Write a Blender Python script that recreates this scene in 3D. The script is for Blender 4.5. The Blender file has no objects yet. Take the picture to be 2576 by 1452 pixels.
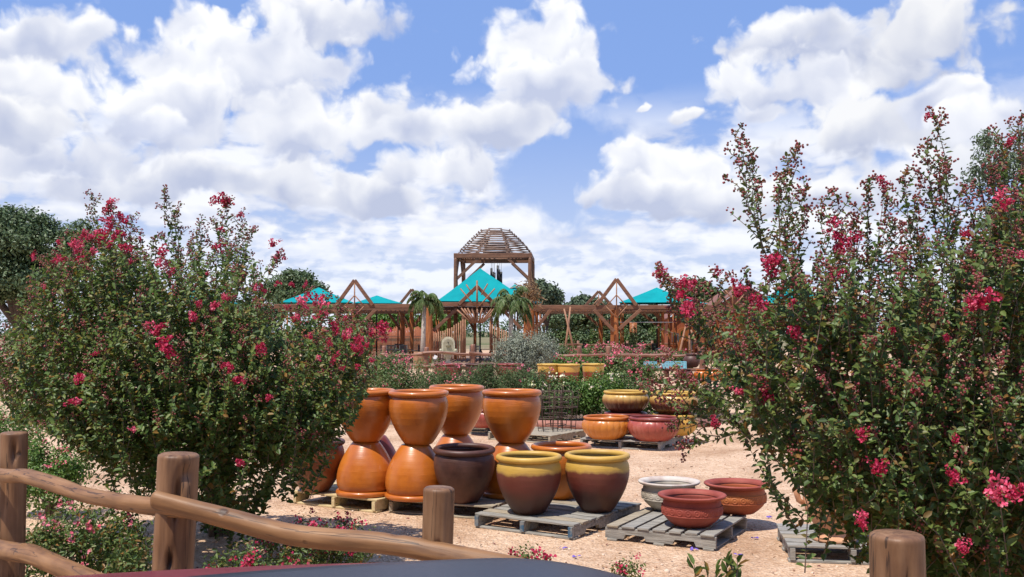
import bpy, math, random
import numpy as np
from mathutils import Vector, Matrix
S = bpy.context.scene
C = S.collection
R = math.radians
PI = math.pi
random.seed(7)
rng = np.random.default_rng(11)

# ------------------------------------------------------------------ camera
EYE = 1.75; F = 2500.0; CX, CY, HZ = 1288.0, 726.0, 835.0      # in 2576x1452 picture units
PITCH = math.atan((HZ - CY) / F)
cam = bpy.data.cameras.new('camera'); co = bpy.data.objects.new('camera', cam); C.objects.link(co)
cam.sensor_width = 36; cam.lens = 36 * F / 2576; cam.clip_start = 0.05; cam.clip_end = 6000
co.location = (0, 0, EYE); co.rotation_euler = (PI / 2 + PITCH, 0, 0)
S.camera = co
def ray(px, py):
    a = (px - CX) / F; b = -(py - CY) / F
    return Vector((a, math.cos(PITCH) - b * math.sin(PITCH), math.sin(PITCH) + b * math.cos(PITCH)))
def P(px, py, Y):
    d = ray(px, py); k = Y / d.y
    return Vector((d.x * k, Y, EYE + d.z * k))
def G(px, py, z=0.0):
    d = ray(px, py); k = (z - EYE) / d.z
    return Vector((d.x * k, d.y * k, z))

# ------------------------------------------------------------------ light
SUN_AZ = Vector((-0.66, -0.75)).normalized(); SUN_EL = R(65)
sdir = Vector((SUN_AZ.x * math.cos(SUN_EL), SUN_AZ.y * math.cos(SUN_EL), math.sin(SUN_EL)))
sl = bpy.data.lights.new('sun', 'SUN'); so = bpy.data.objects.new('sun', sl); C.objects.link(so)
sl.energy = 5.0; sl.angle = R(0.5); sl.color = (1.0, 0.95, 0.87)
so.rotation_euler = sdir.to_track_quat('Z', 'Y').to_euler(); so.location = (0, 0, 30)
S.view_settings.view_transform = 'Standard'; S.view_settings.look = 'None'
S.view_settings.exposure = 0.12; S.view_settings.gamma = 1.0; S.view_settings.use_curve_mapping = False
S.render.engine = 'CYCLES'

w = bpy.data.worlds.new('World'); S.world = w; w.use_nodes = True
nt = w.node_tree; N = nt.nodes; L = nt.links
for n in list(N): N.remove(n)
def nd(t, **k):
    n = N.new(t)
    for a, b in k.items(): setattr(n, a, b)
    return n
def mth(op, a, b=None, c=None, clamp=False):
    n = nd('ShaderNodeMath', operation=op); n.use_clamp = clamp
    for i, v in enumerate((a, b, c)):
        if v is None: continue
        if isinstance(v, (int, float)): n.inputs[i].default_value = v
        else: L.new(v, n.inputs[i])
    return n.outputs[0]
def mr(v, a, b, c=0.0, d=1.0, smooth=True):
    n = nd('ShaderNodeMapRange'); n.interpolation_type = 'SMOOTHSTEP' if smooth else 'LINEAR'
    L.new(v, n.inputs[0])
    for i, x in enumerate((a, b, c, d)): n.inputs[i + 1].default_value = x
    return n.outputs[0]
def mixc(f, a, b):
    n = nd('ShaderNodeMix', data_type='RGBA')
    if isinstance(f, (int, float)): n.inputs[0].default_value = f
    else: L.new(f, n.inputs[0])
    for i, v in ((6, a), (7, b)):
        if isinstance(v, tuple): n.inputs[i].default_value = (*v, 1)
        else: L.new(v, n.inputs[i])
    return n.outputs[2]
def noise(vec, scale, detail=6, rough=0.55, dist=0.0):
    n = nd('ShaderNodeTexNoise'); n.noise_dimensions = '2D'; n.inputs['Scale'].default_value = scale; n.inputs['Detail'].default_value = detail
    n.inputs['Roughness'].default_value = rough; n.inputs['Distortion'].default_value = dist
    L.new(vec, n.inputs['Vector']); return n.outputs[0]
sky = nd('ShaderNodeTexSky', sky_type='NISHITA'); sky.sun_disc = False
sky.sun_elevation = SUN_EL; sky.sun_rotation = math.atan2(SUN_AZ.x, SUN_AZ.y) % (2 * PI)
sky.air_density = 1.0; sky.dust_density = 0.6; sky.ozone_density = 2.0
tc = nd('ShaderNodeTexCoord'); sep = nd('ShaderNodeSeparateXYZ'); L.new(tc.outputs['Generated'], sep.inputs[0])
az = mth('ARCTAN2', sep.outputs[0], sep.outputs[1]); el = mth('ARCSINE', sep.outputs[2])
uv = nd('ShaderNodeCombineXYZ'); L.new(az, uv.inputs[0]); L.new(el, uv.inputs[1]); uv = uv.outputs[0]
# blue of the open sky
sat = nd('ShaderNodeMix', data_type='RGBA', blend_type='MULTIPLY'); sat.inputs[0].default_value = 1
L.new(sky.outputs[0], sat.inputs[6]); sat.inputs[7].default_value = (1.15, 1.02, 1.08, 1)
K = 10.0
def kc(*c): return tuple(x * K for x in c)
elh = mr(el, 0.0, 0.26)
blue = mixc(elh, kc(0.58, 0.68, 0.92), kc(0.235, 0.405, 0.85))
blue = mixc(0.25, blue, sat.outputs[2])
# billow relief shared by all clouds
def off(vec, x, y):
    n = nd('ShaderNodeVectorMath', operation='ADD'); L.new(vec, n.inputs[0]); n.inputs[1].default_value = (x, y, 0); return n.outputs[0]
def vor(vec, scale, sm=0.35):
    n = nd('ShaderNodeTexVoronoi', feature='SMOOTH_F1'); n.voronoi_dimensions = '2D'; n.inputs['Scale'].default_value = scale; n.inputs['Smoothness'].default_value = sm
    n.inputs['Detail'].default_value = 2.0; n.inputs['Roughness'].default_value = 0.5
    L.new(vec, n.inputs['Vector']); return n.outputs['Distance']
wn = nd('ShaderNodeTexNoise'); wn.noise_dimensions = '2D'; wn.inputs['Scale'].default_value = 16; wn.inputs['Detail'].default_value = 5; L.new(uv, wn.inputs['Vector'])
wv = nd('ShaderNodeVectorMath', operation='MULTIPLY_ADD'); L.new(wn.outputs[1], wv.inputs[0]); wv.inputs[1].default_value = (0.034, 0.034, 0); L.new(uv, wv.inputs[2])
uw = wv.outputs[0]
wv2 = nd('ShaderNodeVectorMath', operation='MULTIPLY_ADD'); L.new(wn.outputs[1], wv2.inputs[0]); wv2.inputs[1].default_value = (0.03, 0.006, 0); L.new(uv, wv2.inputs[2]); uw2 = wv2.outputs[0]
def height(vec, det=9):
    a = noise(vec, 11, det, 0.58); b = vor(vec, 17, 0.5); b2 = vor(vec, 46, 0.4)
    return mth('SUBTRACT', mth('MULTIPLY', a, 1.15), mth('ADD', mth('MULTIPLY', b, 0.55), mth('MULTIPLY', b2, 0.28)))
h0 = height(uw)
def soft_h(vec): return mth('SUBTRACT', noise(vec, 10, 3, 0.5), mth('MULTIPLY', vor(vec, 14, 0.8), 0.36))
rel = mth('SUBTRACT', soft_h(uw), soft_h(off(uw, -0.010, 0.024)))      # >0 : facing up towards the light
# --- far flat deck of small clouds seen in perspective
def scl(vec, x, y, ox=0.0, oy=0.0):
    n = nd('ShaderNodeVectorMath', operation='MULTIPLY_ADD'); L.new(vec, n.inputs[0]); n.inputs[1].default_value = (x, y, 0); n.inputs[2].default_value = (ox, oy, 0); return n.outputs[0]
def deck(sx_, sy_, ox, c0, c1):
    v0 = scl(uw2, sx_, sy_, ox, 1.7)
    f = mth('SUBTRACT', noise(v0, 1.0, 7, 0.56), mth('MULTIPLY', vor(v0, 1.6, 0.35), 0.22))
    r = mth('SUBTRACT', noise(v0, 1.0, 3, 0.5), noise(off(v0, -0.05, 0.42), 1.0, 3, 0.5))
    t = mth('ADD', mth('MULTIPLY', r, 2.3), mth('MULTIPLY_ADD', f, 1.2, 0.22), clamp=True)
    return mr(f, 0.17, 0.36), mixc(t, c0, c1)
fa, fcol = deck(12, 27, 3.1, kc(0.56, 0.62, 0.80), kc(0.92, 0.935, 0.98))
fb, fcol2 = deck(22, 54, 8.3, kc(0.64, 0.71, 0.89), kc(0.90, 0.93, 1.0))
lowb = mr(el, 0.11, 0.055)
fcol = mixc(lowb, fcol, fcol2)
fa = mth('ADD', mth('MULTIPLY', fa, mth('SUBTRACT', 1.0, lowb)), mth('MULTIPLY', fb, lowb))
low = mr(el, 0.25, 0.17)
dh = ray(1440, 430).normalized(); hm = scl(uw, F / 150, F / 115, -(math.atan2(dh.x, dh.y) + .017) * F / 150, -(math.asin(dh.z) + .017) * F / 115)
hl = nd('ShaderNodeVectorMath', operation='LENGTH'); L.new(hm, hl.inputs[0])
gap = mr(mth('ADD', hl.outputs['Value'], mth('MULTIPLY', h0, 0.8)), 0.75, 1.35)
col = mixc(mth('MULTIPLY', mth('MULTIPLY', mth('MULTIPLY', fa, low), gap), 0.94), blue, fcol)
# --- individual cumulus masses, far to near
def cloud(px, py, rx, ry, bright=1.0, soft=0.42):
    global col
    d = ray(px, py).normalized(); cu = math.atan2(d.x, d.y); cv = math.asin(d.z)
    ix, iy = F * 1.0 / rx, F * 1.0 / ry
    m = nd('ShaderNodeVectorMath', operation='MULTIPLY_ADD'); L.new(uw, m.inputs[0])
    m.inputs[1].default_value = (ix, iy, 0); m.inputs[2].default_value = (-(cu + .017) * ix, -(cv + .017) * iy, 0)
    s = nd('ShaderNodeSeparateXYZ'); L.new(m.outputs[0], s.inputs[0])
    yy = mth('MAXIMUM', s.outputs[1], mth('MULTIPLY', s.outputs[1], -1.35))   # flatter bases
    q = mth('SQRT', mth('ADD', mth('MULTIPLY', s.outputs[0], s.outputs[0]), mth('MULTIPLY', yy, yy)))
    dens = mth('SUBTRACT', mth('ADD', mth('MULTIPLY', h0, 1.05), 1.06), q)
    a = mr(dens, 0.0, soft)
    t = mth('ADD', mth('MULTIPLY', s.outputs[1], 0.60), mth('MULTIPLY_ADD', rel, 1.75, 0.57))
    # thin rims are bright, thick cores a little greyer
    t = mth('SUBTRACT', t, mth('MULTIPLY', mr(dens, 0.25, 0.95), 0.16), clamp=True)
    c1 = mixc(t, kc(0.52 * bright, 0.575 * bright, 0.75 * bright), kc(0.95 * bright, 0.96 * bright, 0.99 * bright))
    col = mixc(a, col, c1)
for args in [
    (250, 470, 300, 70, .96), (900, 500, 280, 60, .95), (1900, 500, 330, 70, .95), (1120, 430, 190, 70, .97), (640, 460, 260, 70, .95),
    (120, 400, 230, 80, .97), (2420, 400, 240, 100, .95),
    (1590, 420, 85, 85, 1.0), (1720, 440, 130, 75, .98), (1660, 480, 190, 60, .97),
    (1625, 274, 34, 18, .97), (1730, 294, 62, 22, .95),
    (950, 300, 150, 110, .96), (60, 110, 210, 110, .98), (90, 240, 170, 85, .97), (30, 320, 190, 70, .94),
    (800, 60, 200, 85, .97), (480, 90, 150, 75, 1.0), (640, 190, 290, 150, 1.0), (420, 160, 130, 110, 1.0), (430, 280, 190, 130, .99), (780, 320, 250, 110, .98), (390, 315, 90, 45, 1.02),
    (1375, 110, 165, 125, 1.0), (1370, 220, 200, 130, 1.0), (1080, 330, 160, 100, .98), (1290, 320, 200, 70, .96),
    (2150, 180, 260, 110, .92), (2090, 100, 250, 90, .96), (2330, 80, 240, 105, .90), (1990, 230, 190, 95, .99), (1930, 290, 130, 50, 1.0), (2250, 320, 290, 90, .92), (2380, 270, 110, 70, 1.0), (2500, 330, 110, 70, 1.0)]:
    cloud(*args)
# haze towards the horizon
col = mixc(mr(el, 0.10, -0.02, 0.0, 0.55), col, kc(0.74, 0.81, 0.95))
bg = nd('ShaderNodeBackground'); L.new(col, bg.inputs[0]); bg.inputs[1].default_value = 0.1
wo = nd('ShaderNodeOutputWorld'); L.new(bg.outputs[0], wo.inputs[0])
w.cycles.sampling_method = 'MANUAL'; w.cycles.sample_map_resolution = 256
S.cycles.max_bounces = 4; S.cycles.diffuse_bounces = 2; S.cycles.glossy_bounces = 2; S.cycles.transmission_bounces = 3

# ------------------------------------------------------------------ materials
def rmat(name, stops, scale=8.0, detail=5, rough=0.6, stretch=(1, 1, 1), bump=0.0, bscale=None, spec=0.5, island=False,
         transl=0.0, coat=0.0, metal=0.0, src=None, distort=0.0, bdist=0.02):
    """noise / island / height driven colour ramp material"""
    m = bpy.data.materials.new(name); m.use_nodes = True; t = m.node_tree; n = t.nodes; l = t.links
    b = n['Principled BSDF']; b.inputs['Roughness'].default_value = rough; b.inputs['Specular IOR Level'].default_value = spec
    b.inputs['Coat Weight'].default_value = coat; b.inputs['Coat Roughness'].default_value = 0.12; b.inputs['Metallic'].default_value = metal
    c = n.new('ShaderNodeTexCoord'); mp = n.new('ShaderNodeMapping'); mp.inputs['Scale'].default_value = stretch
    l.new(c.outputs['Object'], mp.inputs[0])
    tn = n.new('ShaderNodeTexNoise'); tn.inputs['Scale'].default_value = scale; tn.inputs['Detail'].default_value = detail
    tn.inputs['Roughness'].default_value = 0.6; tn.inputs['Distortion'].default_value = distort
    l.new(mp.outputs[0], tn.inputs[0])
    r = n.new('ShaderNodeValToRGB'); e = r.color_ramp.elements
    while len(e) < len(stops): e.new(0.5)
    for k, (p, col_) in enumerate(stops): e[k].position = p; e[k].color = (*col_, 1)
    if island:
        g = n.new('ShaderNodeNewGeometry'); l.new(g.outputs['Random Per Island'], r.inputs[0])
    elif src:   # src=(z0,z1,noise_amount)
        sx = n.new('ShaderNodeSeparateXYZ'); l.new(c.outputs['Object'], sx.inputs[0])
        m1 = n.new('ShaderNodeMapRange'); l.new(sx.outputs[2], m1.inputs[0]); m1.inputs[1].default_value = src[0]; m1.inputs[2].default_value = src[1]
        m2 = n.new('ShaderNodeMath'); m2.operation = 'MULTIPLY_ADD'; l.new(tn.outputs[0], m2.inputs[0]); m2.inputs[1].default_value = src[2]
        m3 = n.new('ShaderNodeMath'); m3.operation = 'SUBTRACT'; l.new(m1.outputs[0], m3.inputs[0]); m3.inputs[1].default_value = src[2] * .5
        l.new(m3.outputs[0], m2.inputs[2]); l.new(m2.outputs[0], r.inputs[0])
    else: l.new(tn.outputs[0], r.inputs[0])
    l.new(r.outputs[0], b.inputs['Base Color'])
    if bump:
        tb = n.new('ShaderNodeTexNoise'); tb.inputs['Scale'].default_value = bscale or scale; tb.inputs['Detail'].default_value = 6
        l.new(mp.outputs[0], tb.inputs[0])
        bp = n.new('ShaderNodeBump'); bp.inputs['Strength'].default_value = bump; bp.inputs['Distance'].default_value = bdist
        l.new(tb.outputs[0], bp.inputs['Height']); l.new(bp.outputs[0], b.inputs['Normal'])
    if transl:
        tr = n.new('ShaderNodeBsdfTranslucent'); l.new(r.outputs[0], tr.inputs[0])
        mx = n.new('ShaderNodeMixShader'); mx.inputs[0].default_value = transl
        l.new(b.outputs[0], mx.inputs[1]); l.new(tr.outputs[0], mx.inputs[2]); l.new(mx.outputs[0], n['Material Output'].inputs[0])
    return m
def leafmat(name, cols, rough=0.38, tr=0.22):
    k = len(cols); return rmat(name, [(i / max(1, k - 1), c) for i, c in enumerate(cols)], island=True, rough=rough, transl=tr, spec=0.38)
M = {}
M['leaf'] = leafmat('myrtle_leaf', [(.05, .085, .02), (.08, .135, .026), (.11, .175, .036), (.085, .15, .03), (.18, .22, .045), (.12, .18, .04), (.28, .14, .03)], .46, .3)
M['leafr'] = leafmat('myrtle_leaf_reddish', [(.05, .08, .022), (.075, .125, .03), (.12, .18, .042), (.09, .15, .034), (.19, .22, .055), (.14, .185, .042), (.08, .14, .032), (.11, .17, .04), (.15, .20, .05), (.18, .12, .04), (.30, .14, .03)], .46, .3)
M['berry'] = leafmat('seed_capsule', [(.10, .02, .02), (.22, .035, .04), (.16, .05, .03), (.30, .05, .06), (.20, .10, .04)], 0.45, 0.0)
M['petal'] = leafmat('myrtle_petal', [(.42, .010, .045), (.60, .025, .10), (.34, .008, .03), (.72, .09, .19), (.52, .015, .06), (.25, .02, .03)], 0.6, 0.3)
M['petalp'] = leafmat('myrtle_petal_pink', [(.72, .05, .14), (.80, .16, .26), (.66, .03, .10), (.82, .30, .36)], 0.6, 0.3)
M['bark'] = rmat('pale_bark', [(.3, (.10, .065, .045)), (.7, (.22, .16, .115))], 30, rough=.85, stretch=(1, 1, .3))
M['oak'] = leafmat('oak_leaf', [(.05, .085, .035), (.075, .12, .045), (.10, .15, .06), (.13, .18, .075)], .45, .12)
M['cedar'] = leafmat('cedar_leaf', [(.08, .12, .065), (.11, .155, .085), (.14, .19, .10)], .6, .1)
M['fresh'] = leafmat('fresh_green_leaf', [(.06, .13, .02), (.10, .19, .03), (.15, .25, .045), (.08, .15, .03)], .45, .25)
M['rose'] = leafmat('rose_leaf', [(.04, .09, .02), (.07, .14, .03), (.11, .18, .045), (.14, .19, .06), (.15, .11, .04)], .45, .2)
M['grey'] = leafmat('silver_leaf', [(.20, .23, .16), (.30, .33, .24), (.40, .42, .33), (.25, .28, .20)], .7, .1)
M['grass'] = leafmat('sage_leaf', [(.07, .11, .035), (.10, .16, .05), (.14, .20, .07), (.16, .14, .07)], .6, .2)
M['palm'] = leafmat('palm_frond', [(.07, .12, .03), (.12, .19, .055), (.18, .25, .09), (.24, .25, .12)], .4, .25)
M['drypalm'] = leafmat('dry_frond', [(.36, .22, .11), (.48, .33, .18), (.30, .17, .08)], .7, .2)
M['rosepink'] = leafmat('rose_petal', [(.75, .10, .18), (.80, .28, .32), (.62, .03, .07)], .6, .3)
M['yellowfl'] = leafmat('yellow_petal', [(.85, .80, .25), (.90, .88, .60), (.85, .62, .55)], .6, .3)
M['log'] = rmat('varnished_log', [(.25, (.09, .040, .018)), (.5, (.235, .118, .054)), (.72, (.33, .18, .085))], 7, 7, rough=.55, stretch=(3, 3, .55), bump=.55, bscale=16, distort=.6)
M['railh'] = rmat('varnished_rail', [(.25, (.11, .048, .02)), (.5, (.28, .135, .055)), (.75, (.37, .195, .088))], 7, 8, rough=.5, stretch=(.6, 2.2, 4), bump=.6, bscale=12, distort=.25)
M['post_far'] = rmat('orange_cedar_post', [(.3, (.18, .05, .016)), (.6, (.38, .12, .035)), (.8, (.46, .18, .06))], 3, 6, rough=.5, stretch=(3, 3, .6), bump=.3)
M['beam'] = rmat('brown_beam', [(.3, (.11, .045, .022)), (.6, (.20, .09, .045)), (.8, (.27, .13, .07))], 2.5, 7, rough=.65, stretch=(.8, 2, 3), bump=.3)
M['stick'] = rmat('peeled_stick', [(.3, (.20, .085, .04)), (.7, (.38, .19, .10))], 6, 5, rough=.6, bump=.2)
M['railfar'] = rmat('reddish_far_rail', [(.3, (.13, .05, .03)), (.7, (.30, .13, .08))], 5, 6, rough=.65, bump=.3)
M['twig'] = rmat('grey_brown_stick', [(.3, (.14, .085, .06)), (.7, (.30, .20, .15))], 4, 5, rough=.8)
M['canvas'] = rmat('teal_canvas', [(.3, (.0, .28, .30)), (.7, (.002, .36, .37))], 1.2, 4, rough=.8, transl=.18, spec=.2)
M['greywood'] = rmat('weathered_pallet_wood', [(.3, (.13, .12, .105)), (.5, (.27, .25, .215)), (.75, (.42, .39, .33))], 9, 7, rough=.85, stretch=(.5, 5, 5), bump=.35, bscale=20, distort=.4)
M['greywood2'] = rmat('tan_pallet_wood', [(.3, (.17, .14, .10)), (.5, (.33, .27, .19)), (.75, (.46, .39, .28))], 9, 7, rough=.85, stretch=(.5, 5, 5), bump=.35, bscale=20, distort=.4)
M['newwood'] = rmat('fresh_pallet_wood', [(.3, (.45, .33, .16)), (.6, (.62, .49, .27)), (.8, (.70, .58, .36))], 7, 6, rough=.75, stretch=(.5, 5, 5), bump=.2)
M['bluepaint'] = rmat('blue_paint_on_wood', [(.42, (.035, .09, .15)), (.56, (.20, .20, .19))], 18, 5, rough=.7)
M['orange'] = rmat('orange_glaze', [(.25, (.33, .075, .010)), (.5, (.50, .138, .015)), (.8, (.58, .19, .024))], 3.2, 8, rough=.36, bump=.12, bscale=9, coat=.18, bdist=.01)
M['darkor'] = rmat('brown_orange_glaze', [(.3, (.12, .03, .012)), (.7, (.25, .08, .025))], 4, 6, rough=.4, coat=.15)
M['brown'] = rmat('dark_brown_glaze', [(.3, (.045, .016, .011)), (.55, (.095, .036, .024)), (.8, (.14, .058, .04))], 4, 7, rough=.5, bump=.25, bscale=10, bdist=.01)
M['marglaze'] = rmat('maroon_glaze', [(.3, (.14, .022, .016)), (.7, (.27, .055, .04))], 4, 6, rough=.45, coat=.1, bump=.15)
M['twotone'] = rmat('yellow_over_brown_glaze', [(0, (.045, .016, .010)), (.28, (.06, .018, .012)), (.48, (.125, .024, .016)), (.69, (.15, .04, .022)), (.72, (.34, .19, .05)), (.76, (.50, .30, .055)), (1, (.54, .33, .06))], 4.5, 7, rough=.5, src=(0, .52, .22), bump=.22, bscale=14, bdist=.01)
M['yellow'] = rmat('mustard_glaze', [(.3, (.48, .27, .045)), (.7, (.60, .37, .07))], 6, 6, rough=.5, bump=.15, bdist=.01)
M['scallopy'] = rmat('yellow_brown_scallop_glaze', [(0, (.07, .018, .012)), (.38, (.12, .035, .018)), (.52, (.30, .13, .035)), (.7, (.52, .32, .08)), (1, (.60, .40, .12))], 12, 6, rough=.4, src=(0, .36, .28), coat=.15)
M['scallopo'] = rmat('amber_scallop_glaze', [(.3, (.44, .13, .014)), (.7, (.60, .22, .03))], 4, 6, rough=.35, coat=.2)
M['scallopr'] = rmat('rose_red_scallop_glaze', [(.3, (.24, .035, .02)), (.55, (.36, .075, .05)), (.75, (.42, .13, .09))], 4, 6, rough=.4, coat=.15)
M['scallopyy'] = rmat('yellow_scallop_glaze', [(.3, (.50, .24, .03)), (.7, (.66, .40, .07))], 4, 6, rough=.4, coat=.15)
M['whitew'] = rmat('whitewashed_clay', [(.3, (.30, .25, .19)), (.55, (.44, .38, .30)), (.8, (.55, .48, .40))], 7, 7, rough=.8, bump=.2)
M['whiterim'] = rmat('pale_pink_white_clay', [(.3, (.42, .30, .25)), (.55, (.56, .49, .42)), (.8, (.64, .58, .52))], 7, 7, rough=.8, bump=.2)
M['redclay'] = rmat('red_clay', [(.3, (.20, .03, .018)), (.55, (.31, .06, .036)), (.8, (.37, .10, .065))], 5, 7, rough=.7, bump=.2, bdist=.01)
M['redorange'] = rmat('orange_red_clay', [(0, (.24, .045, .018)), (.4, (.38, .09, .025)), (.62, (.46, .15, .04)), (.8, (.42, .09, .03)), (1, (.34, .06, .03))], 5, 7, rough=.65, src=(0, .27, .25), bump=.2, bdist=.01)
M['terra'] = rmat('peach_terracotta', [(.3, (.48, .22, .11)), (.7, (.66, .37, .21))], 5, 6, rough=.8, bump=.2)
M['soil'] = rmat('dark_soil', [(.3, (.02, .015, .01)), (.7, (.05, .04, .03))], 30, 5, rough=.95, bump=.5)
M['stone'] = rmat('cream_cast_stone', [(.3, (.42, .38, .26)), (.7, (.58, .54, .40))], 6, 6, rough=.85, bump=.15)
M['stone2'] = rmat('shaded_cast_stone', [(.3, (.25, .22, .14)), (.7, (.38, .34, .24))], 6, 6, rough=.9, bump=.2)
M['iron'] = rmat('black_iron', [(.3, (.008, .008, .009)), (.7, (.02, .02, .022))], 8, 4, rough=.5)
M['rust'] = rmat('dark_rusty_wire', [(.3, (.06, .03, .025)), (.7, (.12, .07, .05))], 8, 4, rough=.7)
M['shed'] = rmat('red_orange_shed_boards', [(.3, (.26, .06, .02)), (.7, (.42, .12, .045))], 3, 5, rough=.6, stretch=(6, 6, .6), bump=.2)
M['roofred'] = rmat('brown_red_roof', [(.3, (.16, .06, .04)), (.7, (.28, .12, .08))], 4, 5, rough=.7, stretch=(4, 1, 1))
M['cyan'] = rmat('pale_cyan_plastic', [(.3, (.20, .48, .55)), (.7, (.28, .56, .62))], 4, 3, rough=.5)
M['edge'] = rmat('red_brick_edging', [(.3, (.26, .10, .07)), (.7, (.42, .19, .13))], 8, 5, rough=.85, bump=.3)
M['maroonpaint'] = rmat('maroon_car_paint', [(.3, (.15, .006, .012)), (.7, (.19, .010, .018))], 60, 3, rough=.38, coat=.2, spec=.35)
M['darkpanel'] = rmat('dark_roof_panel', [(.35, (.008, .011, .024)), (.7, (.016, .020, .038))], 140, 4, rough=.34, spec=.35, coat=.0, bump=.15, bscale=300, bdist=.002)
M['glass'] = rmat('tinted_glass', [(.4, (.01, .012, .015)), (.6, (.015, .018, .02))], 5, 2, rough=.05, spec=.8)
M['rubber'] = rmat('tyre_rubber', [(.4, (.015, .015, .015)), (.6, (.03, .03, .03))], 20, 3, rough=.85)
M['alloy'] = rmat('alloy', [(.4, (.45, .45, .46)), (.6, (.55, .55, .56))], 5, 2, rough=.3, metal=.9)
M['lampg'] = rmat('lamp_lens', [(.4, (.6, .6, .6)), (.6, (.7, .7, .7))], 5, 2, rough=.1)
M['white'] = rmat('white_tag', [(.4, (.72, .72, .70)), (.6, (.8, .8, .78))], 5, 2, rough=.6)
M['grip'] = rmat('grey_metal', [(.4, (.26, .27, .28)), (.6, (.34, .35, .36))], 8, 2, rough=.4, metal=.5)
M['purple'] = leafmat('purple_petal', [(.16, .10, .55), (.24, .16, .62)], .6, .3)
M['palmtrunk'] = rmat('pale_palm_trunk', [(.3, (.30, .25, .20)), (.7, (.50, .44, .37))], 9, 5, rough=.9, stretch=(1, 1, 4), bump=.5)

def logmat(name, cols, s=1.0):
    m = bpy.data.materials.new(name); m.use_nodes = True; t = m.node_tree; n = t.nodes; l = t.links
    b = n['Principled BSDF']; b.inputs['Roughness'].default_value = .52; b.inputs['Specular IOR Level'].default_value = .4
    at = n.new('ShaderNodeAttribute'); at.attribute_name = 'grain'
    def nz(sc, stretch, det, dist=0):
        mp = n.new('ShaderNodeMapping'); mp.inputs['Scale'].default_value = stretch; l.new(at.outputs['Vector'], mp.inputs[0])
        x = n.new('ShaderNodeTexNoise'); x.inputs['Scale'].default_value = sc * s; x.inputs['Detail'].default_value = det; x.inputs['Distortion'].default_value = dist; l.new(mp.outputs[0], x.inputs[0]); return x.outputs[0]
    g = nz(34, (1, 1, .09), 8, .3); big = nz(9, (1, 1, .5), 5); cr = nz(30, (1, 1, .05), 3, .2); kn = nz(11, (1, 1, .8), 2)
    r = n.new('ShaderNodeValToRGB'); e = r.color_ramp.elements; e.new(.5)
    for k, (p, c) in enumerate(zip((.30, .52, .72), cols)): e[k].position = p; e[k].color = (*c, 1)
    ad = n.new('ShaderNodeMath'); ad.operation = 'MULTIPLY_ADD'; l.new(g, ad.inputs[0]); ad.inputs[1].default_value = .55
    a2 = n.new('ShaderNodeMath'); a2.operation = 'MULTIPLY'; l.new(big, a2.inputs[0]); a2.inputs[1].default_value = .47; l.new(a2.outputs[0], ad.inputs[2]); l.new(ad.outputs[0], r.inputs[0])
    # narrow drying cracks where the stretched noise crosses its middle, and dark knots
    c1 = n.new('ShaderNodeMath'); c1.operation = 'COMPARE'; l.new(cr, c1.inputs[0]); c1.inputs[1].default_value = .60; c1.inputs[2].default_value = .012
    c2 = n.new('ShaderNodeMapRange'); l.new(kn, c2.inputs[0]); c2.inputs[1].default_value = .70; c2.inputs[2].default_value = .76
    mxx = n.new('ShaderNodeMath'); mxx.operation = 'MAXIMUM'; l.new(c1.outputs[0], mxx.inputs[0]); l.new(c2.outputs[0], mxx.inputs[1])
    mc = n.new('ShaderNodeMix'); mc.data_type = 'RGBA'; sc_ = n.new('ShaderNodeMath'); sc_.operation = 'MULTIPLY'; l.new(mxx.outputs[0], sc_.inputs[0]); sc_.inputs[1].default_value = .75
    l.new(sc_.outputs[0], mc.inputs[0]); l.new(r.outputs[0], mc.inputs[6]); mc.inputs[7].default_value = (.035, .018, .010, 1); l.new(mc.outputs[2], b.inputs['Base Color'])
    h = n.new('ShaderNodeMath'); h.operation = 'SUBTRACT'; l.new(g, h.inputs[0]); l.new(mxx.outputs[0], h.inputs[1])
    bp = n.new('ShaderNodeBump'); bp.inputs['Strength'].default_value = .6; bp.inputs['Distance'].default_value = .006; l.new(h.outputs[0], bp.inputs['Height']); l.new(bp.outputs[0], b.inputs['Normal'])
    return m
M['log'] = logmat('varnished_log', [(.075, .032, .015), (.195, .095, .043), (.29, .158, .078)])
M['railh'] = logmat('varnished_rail', [(.09, .038, .015), (.24, .115, .044), (.34, .178, .076)])
M['post_far'] = logmat('orange_cedar_post', [(.18, .05, .016), (.36, .12, .035), (.46, .18, .06)], .5)
M['railfar'] = logmat('reddish_far_rail', [(.12, .05, .03), (.24, .11, .068), (.34, .17, .11)], .6)
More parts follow.
